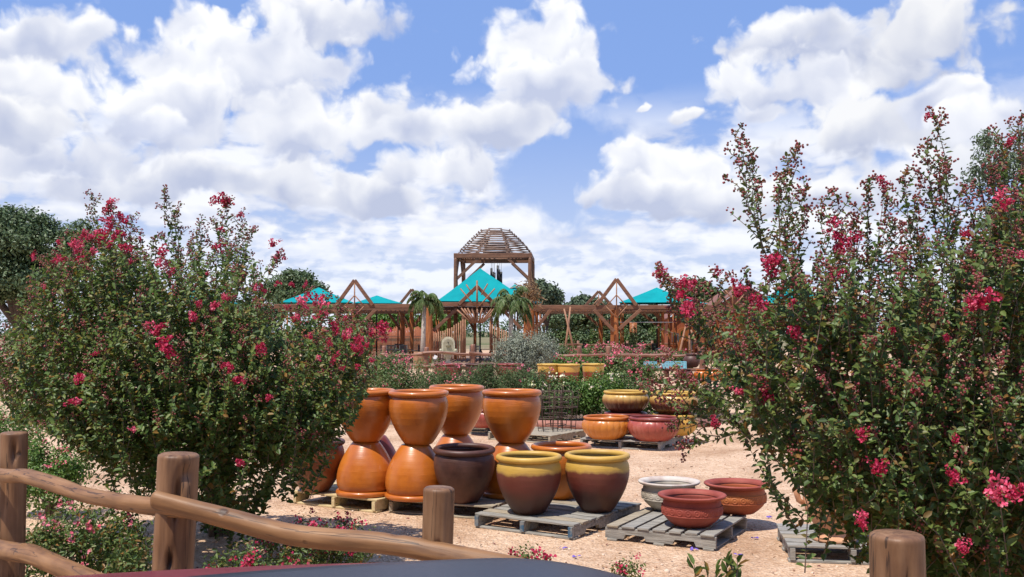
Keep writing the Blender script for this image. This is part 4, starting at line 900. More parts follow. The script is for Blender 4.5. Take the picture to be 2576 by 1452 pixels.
for k in range(4):
    q = MB(); q.box((bx(1740, 36.3) - 1.55 + (k % 2) * 3.1, 36.0 + (k // 2) * .6, .19), (.08, .08, .38)); q.build('leg', M['railfar'], tb, smooth=False)
def smalljar(label, px, Y, z, r, h, mat, group='small round jars on the bench'):
    t = thing('round_jar', label, 'jar', (bx(px, Y), Y, z), group)
    b = MB(); b.lathe([(r * .55, 0), (r * .8, h * .12), (r, h * .45), (r * .95, h * .68), (r * .72, h * .85), (r * .6, h * .9), (r * .5, h * .8), (r * .002, h * .3)], 32); b.build('body', M[mat], t, world=False)
    q = MB(); q.lathe([(r * .6, h * .9), (r * .78, h * .97), (r * .76, h), (r * .62, h * .98)], 32, close=False); q.build('lip', M[mat], t, world=False)
smalljar('glossy brown round jar on the top tier right of the cyan crate', 1739, 36.7, .44, .31, .5, 'brown')
for i, (px, mat, lb) in enumerate([(1722, 'brown', 'squat brown jar below the larger brown jar'), (1765, 'orange', 'glossy orange jar, first of the bench row'), (1792, 'orange', 'glossy orange jar, middle of the bench row'), (1822, 'orange', 'glossy orange jar, furthest right of the bench row')]):
    smalljar(lb, px, 35.0, .04, .30, .40, mat)

# ------------------------------------------------------------------ far rail fence
ff = thing('rail_fence', 'crooked reddish rail fence crossing behind the middle shrubs', 'fence', (0, 40, 0))
fp = [(700, 41), (830, 41), (957, 41), (1070, 40.5), (1190, 40.5), (1300, 40), (1455, 40), (1530, 38.5), (1640, 38.2), (1738, 38), (1850, 38)]
fp = [(967, 41), (1073, 40.6), (1190, 40.4), (1296, 40.2), (1457, 40), (1530, 39), (1676, 38.6), (1765, 38)]
prev = None
for i, (px, Y) in enumerate(fp):
    x = bx(px, Y); gnarly([(x, Y, 0), (x, Y, .6), (x, Y, 1.18 + random.uniform(-.06, .08))], .10, 12, (), .04, i + 60, n=12).build('post', M['railfar'], ff)
    if prev:
        for z in (.86, .30):
            a = Vector((prev[0] - .15, prev[1] - .12, z + random.uniform(-.05, .05))); c = Vector((x + .15, Y - .12, z + random.uniform(-.05, .05)))
            gnarly([a, a.lerp(c, .35) + Vector((0, 0, random.uniform(-.05, .05))), a.lerp(c, .7) + Vector((0, 0, random.uniform(-.05, .05))), c], .055, 10, (), .12, i * 7 + int(z * 10), n=26).build('rail', M['railfar'], ff)
    prev = (x, Y)
def long_fence(label, pts, z0=(.9, .35), r=.06):
    t = thing('rail_fence', label, 'fence', (pts[0][0], pts[0][1], 0)); pv = None
    for i, (x, Y) in enumerate(pts):
        q = MB(); q.tube([(x, Y, 0), (x, Y, 1.15)], r * 1.5, 8, .06); q.build('post', M['railfar'], t)
        if pv:
            for z in z0: q = MB(); a = Vector((pv[0], pv[1] - .1, z)); c = Vector((x, Y - .1, z)); q.tube([a, a.lerp(c, .5) + Vector((0, 0, random.uniform(-.06, .06))), c], r, 7, .1); q.build('rail', M['railfar'], t)
        pv = (x, Y)
long_fence('rail fence beyond the pergola in front of the green rows', [(bx(1330 + 62 * k, 68), 68) for k in range(7)])
long_fence('short rail fence under the oak at far left', [(bx(-60 + 58 * k, 45), 45) for k in range(5)])
# name tags hanging on the fence
for (px, py, Y, lb) in [(1095, 899, 40.2, 'white price tag hanging from the far rail near the fountain'), (1293, 920, 36, 'white tag on the wire right of the fountain'), (1660, 919, 34, 'white tag near the cyan crate')]:
    c = P(px, py, Y); m = MB(); m.box(c, (.13, .01, .16), Matrix.Rotation(.4, 3, 'Y')); o = m.build('price_tag', M['white'], None, smooth=False, origin=(c.x, c.y, c.z), bevel=.004); setp(o, lb, 'tag', 'white tags')

# ------------------------------------------------------------------ pergola
YP = 56.0
def PX(px, py, Y=YP): return P(px, py, Y)
pg = thing('pergola', 'long cedar log pergola with open triangular gables and fan of sticks', 'pergola', (bx(1340, YP), YP, 0))
def beam(x0, y0, x1, y1, Y0=YP, Y1=None, wd=.22, ht=.24, name='beam', mat='beam'):
    m = MB(); m.bar(P(x0, y0, Y0), P(x1, y1, Y0 if Y1 is None else Y1), wd, ht); return m.build(name, M[mat], pg, smooth=False, bevel=.02)
def post(px, Y, pytop, wpx, square=False, mat='post_far'):
    top = P(px, pytop, Y); r = wpx / 2 * Y / F; m = MB()
    if square: m.box((top.x, Y, top.z / 2), (2 * r, 2 * r, top.z)); return m.build('post', M[mat], pg, smooth=False, bevel=.02)
    return gnarly([(top.x, Y, 0), (top.x, Y, top.z * .5), (top.x, Y, top.z)], r, 14, (), .03, int(px), n=18).build('post', M[mat], pg)
def stickp(x0, y0, x1, y1, Y=YP - .2, wpx=3.2, name='stick', mat='stick'):
    m = MB(); m.tube([P(x0, y0, Y), P((x0 + x1) / 2, (y0 + y1) / 2, Y), P(x1, y1, Y)], wpx / 2 * Y / F, 7, .08); return m.build(name, M[mat], pg)
beam(690, 771, 1040, 770); beam(1037, 766, 1338, 766, YP - .5); beam(1336, 773, 1765, 773); beam(1765, 773, 2300, 773)
for YB, z in ((YP + 4.5, 0), (YP + 9, 0)):
    k = YP / YB; yy = HZ - (HZ - 772) * k
    beam(700, yy, 2200, yy, YB)
post(892, YP, 776, 15); post(1080, YP - .5, 770, 17); post(1550, YP, 777, 12); post(1540, YP + .5, 779, 9, True); post(1325, YP - .5, 772, 17); post(1765, YP, 778, 13); post(1338, YP + .8, 776, 12)
for px, dY, wv_ in ((1014, 9, 10), (1036, 4.5, 11), (1511, 9, 11), (1655, 9, 9), (1667, 4.5, 8), (1683, 9, 7), (1195, 9, 8), (1130, 4.5, 9), (1350, 4.5, 8), (1800, 4.5, 9), (930, 9, 10), (850, 4.5, 10), (1252, 4.5, 6)): post(px, YP + dY, HZ - (HZ - 777) * YP / (YP + dY), wv_)
# braces
for a in [(1090, 833, 1150, 777), (1386, 779, 1346, 829), (1494, 779, 1545, 834), (1612, 779, 1557, 828), (1312, 828, 1262, 777), (905, 820, 945, 779), (880, 820, 840, 779), (1720, 779, 1760, 828), (1812, 779, 1772, 828)]: beam(*a, Y0=YP - .3, wd=.16, ht=.19, name='brace')
for a in [(1008, 830, 975, 784, 9), (1031, 822, 1000, 782, 4.5), (1041, 822, 1068, 782, 4.5), (1505, 818, 1465, 784, 9), (1518, 818, 1560, 784, 9), (1650, 816, 1610, 784, 9), (1673, 816, 1640, 780, 4.5), (1194, 830, 1170, 790, 9)]: beam(a[0], a[1], a[2], a[3], Y0=YP + a[4], wd=.15, ht=.18, name='brace')
# gables
def gable(ax, ay, half, base, Y, th=.2, inner=True):
    beam(ax - half, base, ax, ay, Y, wd=.14, ht=th, name='gable_rafter'); beam(ax + half, base, ax, ay, Y - .02, wd=.14, ht=th, name='gable_rafter')
    if inner:
        s = half / 48; stickp(ax, ay + 8, ax, base + 22 * s, Y - .05, 3.2, 'king_post')
        q = 22 * s
        for (x0, y0, x1, y1) in ((ax, base - 26 * s, ax - q * 1.15, base + 2), (ax, base - 26 * s, ax + q * 1.15, base + 2), (ax - q * 1.15, base + 2, ax, base + 29 * s), (ax + q * 1.15, base + 2, ax, base + 29 * s)): stickp(x0, y0, x1, y1, Y - .15, 3, 'diamond_stick')
gable(892, 705, 46, 768, YP - .15); gable(1551, 702, 50, 769, YP - .15); gable(1506, 733, 34, 770, YP + 9, .18); gable(1036, 728, 34, 770, YP + 9, .18); gable(1840, 722, 46, 770, YP - .1, inner=False); 
gable(1200, 721, 46, 766, YP - .62, .2, inner=False)
stickp(1200, 706, 1200, 775, YP - .9, 5, 'king_post')
for a in [(1173, 716, 1189, 741), (1158, 726, 1194, 770), (1227, 714, 1211, 742), (1245, 726, 1206, 770)]: stickp(*a, Y=YP - .95, wpx=3.6)
for a in [(1824, 730, 1840, 750), (1812, 738, 1838, 770), (1858, 730, 1846, 750), (1872, 742, 1846, 770)]: stickp(*a, Y=YP - .3, wpx=3.6)
stickp(1843, 716, 1843, 776, YP - .3, 4, 'king_post')
for x0, y0, x1 in [(1150, 780, 1186), (1160, 775, 1190), (1168, 776, 1193), (1176, 775, 1196), (1187, 775, 1198), (1201, 777, 1201), (1213, 775, 1204), (1226, 776, 1206), (1236, 777, 1209), (1253, 778, 1213), (1243, 777, 1211)]: stickp(x0, y0, x1, 813, YP - .75, 4.2, 'fan_stick')
# picket screens under the beam
for i in range(15):
    x = 1092 + i * 5.6; ytop = 838 - 1.0 * i - (.12 * i * i if i < 12 else 20); stickp(x, ytop + random.uniform(-2, 2), x, 905, YP + .4, 3.6, 'picket')
for i in range(10):
    x = 1233 + i * 5.8; stickp(x, 812 + i * 3.0 + random.uniform(-2, 2), x, 900, YP + .4, 3.4, 'picket')
beam(1092, 843, 1170, 843, YP + .5, wd=.05, ht=.06, name='picket_rail'); beam(1092, 888, 1170, 888, YP + .5, wd=.05, ht=.06, name='picket_rail'); beam(1233, 850, 1288, 850, YP + .5, wd=.05, ht=.06, name='picket_rail')
stickp(1556, 811, 1700, 811, YP - .1, 1.6, 'rod', 'grip')

# picket fence (reddish) behind
t = thing('picket_fence', 'tall reddish stick fence behind the dark patio chairs', 'fence', (bx(1000, 72), 72, 0))
b = MB()
for i in range(150):
    x = bx(760 + i * 2.3, 72); h = 2.05 + random.uniform(-.12, .12); b.tube([(x, 72, 0), (x, 72, h)], .03, 5, .1)
o = b.build('pickets', M['shed'], t)
for z in (.5, 1.4): q = MB(); q.bar((bx(760, 72), 71.9, z), (bx(1105, 72), 71.9, z), .05, .08); q.build('fence_rail', M['railfar'], t, smooth=False)

for (x0, x1) in ((700, 1040), (1040, 1336), (1340, 1760), (1765, 2290)):
    m = MB(); zs = P(x0, 776, YP).z; xa, xb = bx(x0, YP), bx(x1, YP); k_ = int((xb - xa) / .26)
    for i in range(k_):
        x = xa + (xb - xa) * (i + .5) / k_; m.box((x, YP + 4.6, zs - .12 + .002 * (i % 2)), (.17, 8.6, .05))
    m.build('shade_slats', M['beam'], pg, smooth=False)  # slatted roof added over the pergola to shade its inside
# canopies
def canopy(label, px, Y, ytop, ybase, half_px, rot=0.0):
    k = Y / F; top = P(px, ytop, Y); zb = P(px, ybase, Y).z; h = half_px * k
    t = thing('canopy', label, 'canopy', (top.x, Y, 0), 'teal shade canopies')
    m = MB(); n = 8; vs = []; fs = []
    rows = 9
    for r_ in range(rows):
        s = r_ / (rows - 1)
        for c in range(4 * n):
            a = c / (4 * n) * 4; q = int(a); f = a - q; cr = [(-1, -1), (1, -1), (1, 1), (-1, 1)]; p0 = cr[q]; p1 = cr[(q + 1) % 4]
            x = p0[0] + (p1[0] - p0[0]) * f; y = p0[1] + (p1[1] - p0[1]) * f
            e = 1 - .05 * s * math.sin(PI * f)
            vs.append((x * s * h * e, y * s * h * e, top.z - (top.z - zb) * s - .10 * math.sin(PI * s) * (.4 + .6 * math.sin(PI * f)) * h * .22))
    for r_ in range(rows - 1):
        for c in range(4 * n): c2 = (c + 1) % (4 * n); fs.append((r_ * 4 * n + c, r_ * 4 * n + c2, (r_ + 1) * 4 * n + c2, (r_ + 1) * 4 * n + c))
    m.add(vs, fs); o = m.build('cloth', M['canvas'], t, world=False, smooth=False); sd = o.modifiers.new('thickness', 'SOLIDIFY'); sd.thickness = .02
    p = MB(); p.tube([(0, 0, 0), (0, 0, top.z - .03)], .05, 8); p.build('pole', M['iron'], t, world=False)
    for (a, c) in ((-1, -1), (1, -1), (1, 1), (-1, 1)):
        p = MB(); p.tube([(a * h * .95, c * h * .95, 0), (a * h * .95, c * h * .95, zb - .02)], .05, 8); p.build('corner_pole', M['post_far'], t, world=False)
        p = MB(); p.tube([(0, 0, top.z - .08), (a * h * .95, c * h * .95, zb - .08)], .03, 6); p.build('rib', M['beam'], t, world=False)
    t.rotation_euler.z = rot; return t
canopy('largest teal pyramid canopy, below the domed tower', 1208, 61, 676, 762, 112, R(6))
canopy('smaller teal canopy peeking out right of the largest one', 1295, 67, 716, 764, 62, R(3))
canopy('teal canopy just left of the leftmost visible gable', 802, 63, 724, 764, 88, R(8))
canopy('low teal canopy between the left gable and the palm', 948, 65, 744, 765, 60, R(10))
canopy('teal canopy showing through the left myrtle twigs', 505, 62, 720, 764, 85, R(8))
canopy('teal canopy right of the tall right gable', 1652, 62, 724, 764, 92, R(-8))
canopy('small teal canopy tip next to the red blossoms', 1735, 66, 754, 766, 40, R(-4))
canopy('teal canopy seen in fragments through the right myrtle', 1990, 62, 712, 766, 90, R(-8))

# tower with dome of stacked sticks
YT = 66.0; TW = .0
tw = thing('log_tower', 'square log tower topped by an open dome of stacked sticks', 'tower', (bx(1243, YT), YT, 0))
kT = (YT - 2.5) / F
hw = 97 * kT; ctr = Vector((bx(1243, YT - 2.5) + .05, YT, 0)); rt = Matrix.Rotation(R(-3.2), 3, 'Z')
zt = P(1243, 643, YT - 2.5).z
def tp(x, y, z): v = rt @ Vector((x, y, 0)); return Vector((ctr.x + v.x, ctr.y + v.y, z))
cs = [(-hw * .97, -hw * .97), (hw * .97, -hw * .97), (hw * .97, hw * .97), (-hw * .97, hw * .97)]
for i, (x, y) in enumerate(cs):
    gnarly([tp(x, y, 0), tp(x, y, zt * .5), tp(x, y, zt - .1)], .135, 14, (), .03, 90 + i, n=24).build('post', M['beam'], tw)
    x2, y2 = cs[(i + 1) % 4]; ex = 1.05
    m = MB(); m.bar(tp(x * ex if i % 2 == 0 else x, y * ex if i % 2 else y, zt + .002 * i), tp(x2 * ex if i % 2 == 0 else x2, y2 * ex if i % 2 else y2, zt + .002 * i), .24 + .004 * i, .30 + .004 * i); m.build('beam', M['beam'], tw, smooth=False, bevel=.02)
    for (sx_, sy_, ex_, ey_) in ((x, y, x2, y2), (x2, y2, x, y)):
        m = MB(); m.bar(tp(sx_, sy_, zt - 1.55), tp(sx_ + (ex_ - sx_) * .30, sy_ + (ey_ - sy_) * .30, zt - .18), .13, .17); m.build('brace', M['beam'], tw, smooth=False)
zd = P(1243, 576, YT - 1).z; nr = 12
for k in range(nr):
    s = k / (nr - 1); z = zt + .20 + (zd - zt - .25) * s; r = hw * .98 * (1 - .60 * s ** 1.2)
    m = MB()
    for q in range(8):
        a0 = 2 * PI * (q + .5) / 8 + .04 * (k % 2); a1 = 2 * PI * (q + 1.5) / 8 + .04 * (k % 2); c_ = 1.0
        p0 = (r * math.cos(a0) * 1.06, r * math.sin(a0) * 1.06); p1 = (r * math.cos(a1) * 1.06, r * math.sin(a1) * 1.06)
        d = Vector((p1[0] - p0[0], p1[1] - p0[1])); d = d * .07
        dz = .075 * (q % 2)
        m.tube([tp(p0[0] - d.x, p0[1] - d.y, z + dz + random.uniform(-.015, .015)), tp((p0[0] + p1[0]) / 2, (p0[1] + p1[1]) / 2, z + dz + random.uniform(-.02, .02)), tp(p1[0] + d.x, p1[1] + d.y, z + dz + random.uniform(-.015, .015))], .042 * random.uniform(.8, 1.2), 6, .1)
    m.build('stick_ring', M['twig'], tw)
# ties: short stubs where rings cross
ch = thing('wind_chimes', 'set of very large black wind chimes hanging inside the log tower', 'wind chime', (ctr.x, ctr.y, P(1250, 650, YT).z))
top = P(1248, 655, YT)
for (px, y0, y1) in [(1236, 675, 709), (1240, 684, 708), (1244, 686, 715), (1252, 668, 712), (1256, 678, 720), (1261, 684, 722)]:
    a = P(px, y0, YT); c = P(px, y1, YT); m = MB(); m.tube([a, c], .07, 12); o = m.build('chime_tube', M['iron'], ch)
    m = MB(); m.tube([(a.x, a.y, a.z - .02), (a.x * .98 + top.x * .02, top.y, zt - .1)], .012, 5); m.build('cord', M['iron'], ch)
m = MB(); m.tube([tp(-hw, .0, zt - .05), tp(hw, .0, zt - .05)], .08, 8); m.build('cross_log', M['beam'], tw)

# ------------------------------------------------------------------ fountain
fx, fy = bx(1128, 50.0), 50.0
ft_ = thing('wall_fountain', 'cream cast stone fountain with arched back panel and basin on pedestal', 'fountain', (fx, fy, 0))
def arch(w_, h_, hb, d0, d1, mat, name, par, n=16):
    pts_ = [(-w_ / 2, hb), (w_ / 2, hb)] + [(w_ / 2 * math.cos(PI * k / n), h_ - w_ / 2 + w_ / 2 * math.sin(PI * k / n)) for k in range(n + 1)]
    vs = [(x, d0, z) for x, z in pts_] + [(x, d1, z) for x, z in pts_]; k_ = len(pts_)
    m = MB(); m.add(vs, [tuple(range(k_)), tuple(range(2 * k_ - 1, k_ - 1, -1))] + [(i, i + k_, (i + 1) % k_ + k_, (i + 1) % k_) for i in range(k_)])
    return m.build(name, mat, par, smooth=False, world=False, bevel=.012)
arch(.66, 1.50, .70, -.06, .06, M['stone'], 'back_panel', ft_); arch(.50, 1.40, .80, -.085, -.062, M['stone2'], 'inset', ft_)
b = MB(); b.lathe([(.02, .62), (.3, .64), (.42, .70), (.47, .76), (.48, .79), (.45, .79), (.4, .74), (.002, .72)], 40, c=(0, -.1, 0)); b.build('basin', M['stone'], ft_, world=False)
b = MB(); b.lathe([(.24, 0), (.25, .05), (.2, .12), (.12, .24), (.10, .36), (.14, .46), (.2, .54), (.19, .58), (.24, .63)], 32, c=(0, -.1, 0)); b.build('pedestal', M['stone'], ft_, world=False)
b = MB(); b.lathe([(.01, .98), (.08, 1.01), (.13, 1.08), (.13, 1.10), (.1, 1.10), (.002, 1.06)], 24, c=(0, -.12, 0)); b.build('shell_bowl', M['stone2'], ft_, world=False)
b = MB(); b.tube([(0, -.09, 1.22), (0, -.17, 1.24), (0, -.2, 1.21)], .025, 8); b.build('spout', M['iron'], ft_, world=False)
for s_ in (-1, 1): b = MB(); b.lathe([(.05, .79), (.07, .82), (.06, .87), (.02, .9)], 14, c=(s_ * .38, -.05, 0)); b.build('scroll', M['stone'], ft_, world=False)
# barrel + palms
def barrel(label, px, Y, s=1.0):
    t = thing('wooden_barrel', label, 'barrel', (bx(px, Y), Y, 0)); b = MB(); b.lathe([(.3, 0), (.34, .2), (.36, .4), (.34, .6), (.31, .72), (.28, .72), (.28, .66), (.002, .66)], 28); b.build('staves', M['stick'], t, world=False)
    for z in (.12, .56): q = MB(); q.lathe([(.345, z), (.358, z + .01), (.36, z + .05), (.352, z + .06)], 28, close=False); q.build('hoop', M['iron'], t, world=False)
    t.scale = (s, s, s); return t
barrel('half barrel planter at the foot of the left palm', 1060, 47.5, 1.1)
def palm(label, px, pyb, pyc, Y, trunk_r, spread, n=30, dry=0, ztr=0.0, lean=0.0):
    c = P(px, pyc, Y); t = thing('palm', label, 'palm', (c.x - lean, Y, ztr))
    m = MB(); m.tube([(c.x - lean, Y, ztr), (c.x - lean * .4, Y, c.z * .5), c], [trunk_r * 1.15, trunk_r, trunk_r * .9], 10, .06); m.build('trunk', M['palmtrunk'], t)
    for f in range(n):
        a = 2 * PI * f / n * 2.4 + random.uniform(-.3, .3); el_ = random.uniform(.0, 1.3); ln = spread * random.uniform(.75, 1.35)
        d = Vector((math.cos(a) * math.cos(el_), math.sin(a) * math.cos(el_), math.sin(el_))); pts_ = []; p = c.copy(); v = d.copy(); K_ = 12
        for k in range(K_ + 1): pts_.append(p.copy()); p = p + v * ln / K_; v = (v + Vector((0, 0, -.13 - .022 * k))).normalized()
        pos, ds, nr_, lns = [], [], [], []
        for k in range(2, K_):
            for j in range(3):
                q = pts_[k].lerp(pts_[k + 1], j / 3); ax = (pts_[k + 1] - pts_[k]).normalized(); sd = ax.cross(Vector((0, 0, 1))); 
                if sd.length < .05: sd = Vector((1, 0, 0))
                sd.normalize()
                for sg in (-1, 1):
                    pos.append(q); dd = (ax * .55 + sd * sg * .6 + Vector((random.uniform(-.2, .2), random.uniform(-.2, .2), -.75))).normalized(); ds.append(dd); nr_.append(Vector((random.uniform(-.4, .4), -.4, 1))); lns.append(.42 * spread * (1 - .55 * abs(k / K_ - .45)) * random.uniform(.8, 1.1))
        isdry = f < dry
        lns = np.array(lns) * (.7 if isdry else .75); me = leaves_mesh('frond', np.array(pos), np.array(ds), np.array(nr_), lns, np.full(len(lns), .035 * spread), THIN_V)
        link_mesh('frond', me, M['drypalm'] if isdry else M['palm'], t, smooth=False)
palm('drooping palm with pale trunk left of the fountain', 1068, 0, 758, 47.5, .11, 1.15, 24, lean=.12)
palm('drooping palm in front of the large right log post', 1286, 0, 766, 48.5, .12, 1.3, 26, lean=.05)
# bundle of dry fronds on post
c = P(1326, 738, 54.5); t = thing('dry_frond_bundle', 'tangle of dry tan fronds caught on the tower post', 'dry fronds', (c.x, c.y, c.z))
n = 420; p = np.array(c) + rng.normal(size=(n, 3)) * np.array([.30, .2, .34]); d = rdir(n) + np.array([0, 0, -.7]); ln = rng.uniform(.2, .6, n)
link_mesh('fronds', leaves_mesh('fronds', p, d, rdir(n), ln, np.full(n, .035), THIN_V), M['drypalm'], t, smooth=False)

# leaning pole tripods
def tripod(label, poles, Y):
    c = P(poles[0][0], 835, Y); t = thing('pole_tripod', label, 'pole tripod', (c.x, Y, 0), 'leaning pole tripods')
    for i, (x0, y0, x1, y1) in enumerate(poles):
        a = P(x0, y0, Y - .25 + .3 * i); a.z = 0; c2 = P(x1, y1, Y + .25 - .3 * i); m = MB(); m.tube([a, a.lerp(c2, .5) + Vector((.02, 0, 0)), c2], [.062, .052, .04], 8, .06); m.build('pole', M['stick'], t)
tripod('leaning tripod of bare poles left of the right gable', [(1414, 905, 1435, 772), (1453, 905, 1419, 777)], 47)
tripod('leaning tripod of bare poles by the red shed', [(1698, 905, 1726, 815), (1775, 950, 1738, 830), (1735, 890, 1734, 845)], 47)

# patio furniture
def chair(label, px, Y, rz):
    t = thing('patio_chair', label, 'chair', (bx(px, Y), Y, 0), 'black iron patio chairs')
    for (x, y) in ((-.25, -.25), (.25, -.25), (-.25, .25), (.25, .25)):
        m = MB(); m.tube([(x, y, 0), (x, y, .44 if y < 0 else 1.0)], .025, 6); m.build('leg', M['iron'], t, world=False)
    m = MB(); m.box((0, 0, .45), (.54, .54, .04)); m.build('seat', M['iron'], t, smooth=False, world=False, bevel=.01)
    m = MB()
    for k in range(8): m.box((-.22 + k * .063, .25, .74), (.035, .02, .50))
    m.box((0, .25, 1.0), (.54, .03, .06)); m.box((0, .25, .52), (.54, .03, .04)); m.build('backrest', M['iron'], t, smooth=False, world=False)
    for s_ in (-1, 1): m = MB(); m.tube([(s_ * .27, .25, .68), (s_ * .29, -.1, .68), (s_ * .27, -.25, .62), (s_ * .26, -.25, .45)], .02, 6); m.build('armrest', M['iron'], t, world=False)
    t.rotation_euler.z = rz
def table(label, px, Y, r=.6):
    t = thing('patio_table', label, 'table', (bx(px, Y), Y, 0), 'black iron patio tables'); m = MB(); m.lathe([(r, .72), (r + .01, .735), (r, .75), (.002, .752)], 32); m.build('tabletop', M['iron'], t, world=False)
    for k in range(4): a = PI / 4 + k * PI / 2; m = MB(); m.tube([(r * .75 * math.cos(a), r * .75 * math.sin(a), 0), (r * .35 * math.cos(a), r * .35 * math.sin(a), .4), (r * .7 * math.cos(a), r * .7 * math.sin(a), .72)], .025, 6); m.build('leg', M['iron'], t, world=False)
fur = [('black patio chair nearest the left myrtle, turned sideways', 970, 57, 1.7), ('black patio chair facing the fence, left of the round table', 985, 54.5, 3.3), ('black patio chair just right of the left table', 1022, 55, 2.6), ('black patio chair beside the double posts', 1043, 57, -1.6), ('black patio chair tucked behind the left table', 1005, 59.5, .2), ('black patio chair with woven back under the fan of sticks', 1196, 52.5, 3.05)]
for f_ in fur: chair(*f_)
table('black round patio table between the left chairs', 1005, 57, .75)
table('black round patio table deeper under the fan of sticks', 1222, 58, .6)
for i, (lb, px, Y, rz) in enumerate([('black patio chair in the shade right of the gabled post', 1585, 63, .4), ('black patio chair in the deep shade, middle of the right patio', 1612, 64, 2.2), ('black patio chair in the shade left of the orange posts', 1636, 63, -1.2), ('black patio chair seen past the left side of the gabled post', 1480, 64, 1.0)]): chair(lb, px, Y, rz)
table('black round patio table in the right pergola shade', 1600, 66, .6)
# brown low wall/benches under the fountain
for (lb, x0, x1, py, Y, zt_) in [('dark low deck kerb left of the fountain base', 1090, 1325, 905, 46.5, .16), ('low brown deck step right of the fountain', 1150, 1310, 900, 49.5, .12)]:
    m = MB(); m.box(((bx(x0, Y) + bx(x1, Y)) / 2, Y, zt_ / 2), (bx(x1, Y) - bx(x0, Y), .5, zt_)); o = m.build('deck_kerb', M['brown'] if zt_ > .13 else M['beam'], None, smooth=False, origin=(bx(x0, Y), Y, 0), bevel=.03); setp(o, lb, 'kerb')
# topiary / dark plant in patio, bin
shrub('potted_shrub', 'dark rounded standard shrub in the shade of the right pergola', 'shrub', 1593, 0, 60, 26, 98, 900, .1, M['oak'])
t = thing('litter_bin', 'dark round bin by the orange posts of the right pergola', 'bin', (bx(1662, 54), 54, 0)); m = MB(); m.lathe([(.26, 0), (.28, .05), (.3, .7), (.33, .72), (.33, .78), (.29, .78), (.002, .7)], 24); m.build('drum', M['iron'], t, world=False); m = MB(); m.lathe([(.33, .781), (.30, .84), (.15, .88), (.002, .89)], 24); m.build('lid', M['iron'], t, world=False)

# sheds on the right
def shed(label, x0, x1, ytop, Y, D=4.0, roof_h=1.2, door=True, cat='shed', name='shed'):
    xa, xb = bx(x0, Y), bx(x1, Y); zt_ = P(x0, ytop, Y).z; t = thing(name, label, cat, ((xa + xb) / 2, Y, 0))
    m = MB(); m.box(((xa + xb) / 2, Y + D / 2, zt_ / 2), (xb - xa, D, zt_)); m.build('wall', M['shed'], t, smooth=False)
    xm = (xa + xb) / 2; o_ = .3; m = MB()
    for s_ in (-1, 1):
        e = xm + s_ * ((xb - xa) / 2 + o_); vs = [(xm, Y - o_, zt_ + roof_h), (e, Y - o_, zt_ - .1), (e, Y + D + o_, zt_ - .1), (xm, Y + D + o_, zt_ + roof_h)]
        vs += [(v[0], v[1], v[2] + .08) for v in vs]; m.add(vs, [(0, 1, 2, 3), (7, 6, 5, 4), (0, 4, 5, 1), (1, 5, 6, 2), (2, 6, 7, 3), (3, 7, 4, 0)])
    m.build('roof', M['roofred'], t, smooth=False)
    m = MB(); m.add([(xa, Y + .005, zt_), (xb, Y + .005, zt_), (xm, Y + .005, zt_ + roof_h * .97), (xa, Y + .1, zt_), (xb, Y + .1, zt_), (xm, Y + .1, zt_ + roof_h * .97)], [(0, 1, 2), (5, 4, 3), (0, 3, 4, 1), (1, 4, 5, 2), (2, 5, 3, 0)]); m.build('gable_wall', M['shed'], t, smooth=False)
    if door:
        d = arch(.95, 2.05, 0, -.05, .0, M['post_far'], 'door', t); d.location.x = 0; 
        for s_ in (-1, 1): m = MB(); m.box((xm + s_ * (xb - xa) * .32, Y - .03, 1.35), (.5, .05, .6)); m.build('window', M['glass'], t, smooth=False)
    return t
shed('small red shed with arched front beyond the leaning poles', 1686, 1752, 800, 68, 3.0, .9)
shed('red board house with gabled roof behind the right myrtle', 1795, 1960, 775, 64, 6, 1.4, cat='house', name='small_house')
# post with sphere/gourd pale post
m = MB(); m.tube([(bx(1736, 62), 62, 0), (bx(1735, 62), 62, 1.2)], .13, 10, .05); setp(m.build('pale_post', M['palmtrunk'], None, origin=(bx(1736, 62), 62, 0)), 'pale bare post standing in front of the red shed', 'post')
# orange post in far field
m = MB(); m.tube([(bx(1593, 80), 80, 0), (bx(1593, 80), 80, 2.5)], .3, 10, .04); setp(m.build('cedar_post', M['post_far'], None, origin=(bx(1593, 80), 80, 0)), 'lone orange cedar post in front of the dark trees', 'post')
# metal stand
t = thing('metal_rack', 'thin grey metal rack standing on the gravel behind the right myrtle', 'rack', (bx(1918, 26), 26, 0))
for x in (1897, 1937, 1942): a = P(x, 866, 26); m = MB(); m.tube([(a.x, 26, 0), a], .012, 6); m.build('leg', M['grip'], t)
for y in (868, 895, 925): m = MB(); m.tube([P(1895, y, 26), P(1944, y, 26)], .01, 6); m.build('bar', M['grip'], t)
m = MB(); m.box(P(1922, 940, 26), (.9, .5, .12)); m.build('shelf', M['grip'], t, smooth=False)
# thatched table far left of right fence
t = thing('picnic_shelter', 'tiny low open shelter in the far field', 'shelter', (bx(1390, 110), 110, 0))
m = MB(); m.box((bx(1390, 110), 110, 2.45), (2.3, 1.6, .22)); m.build('roof', M['beam'], t, smooth=False)
for x in (-.9, .9): m = MB(); m.box((bx(1390, 110) + x, 110, 1.17), (.12, .12, 2.34)); m.build('post', M['beam'], t, smooth=False)

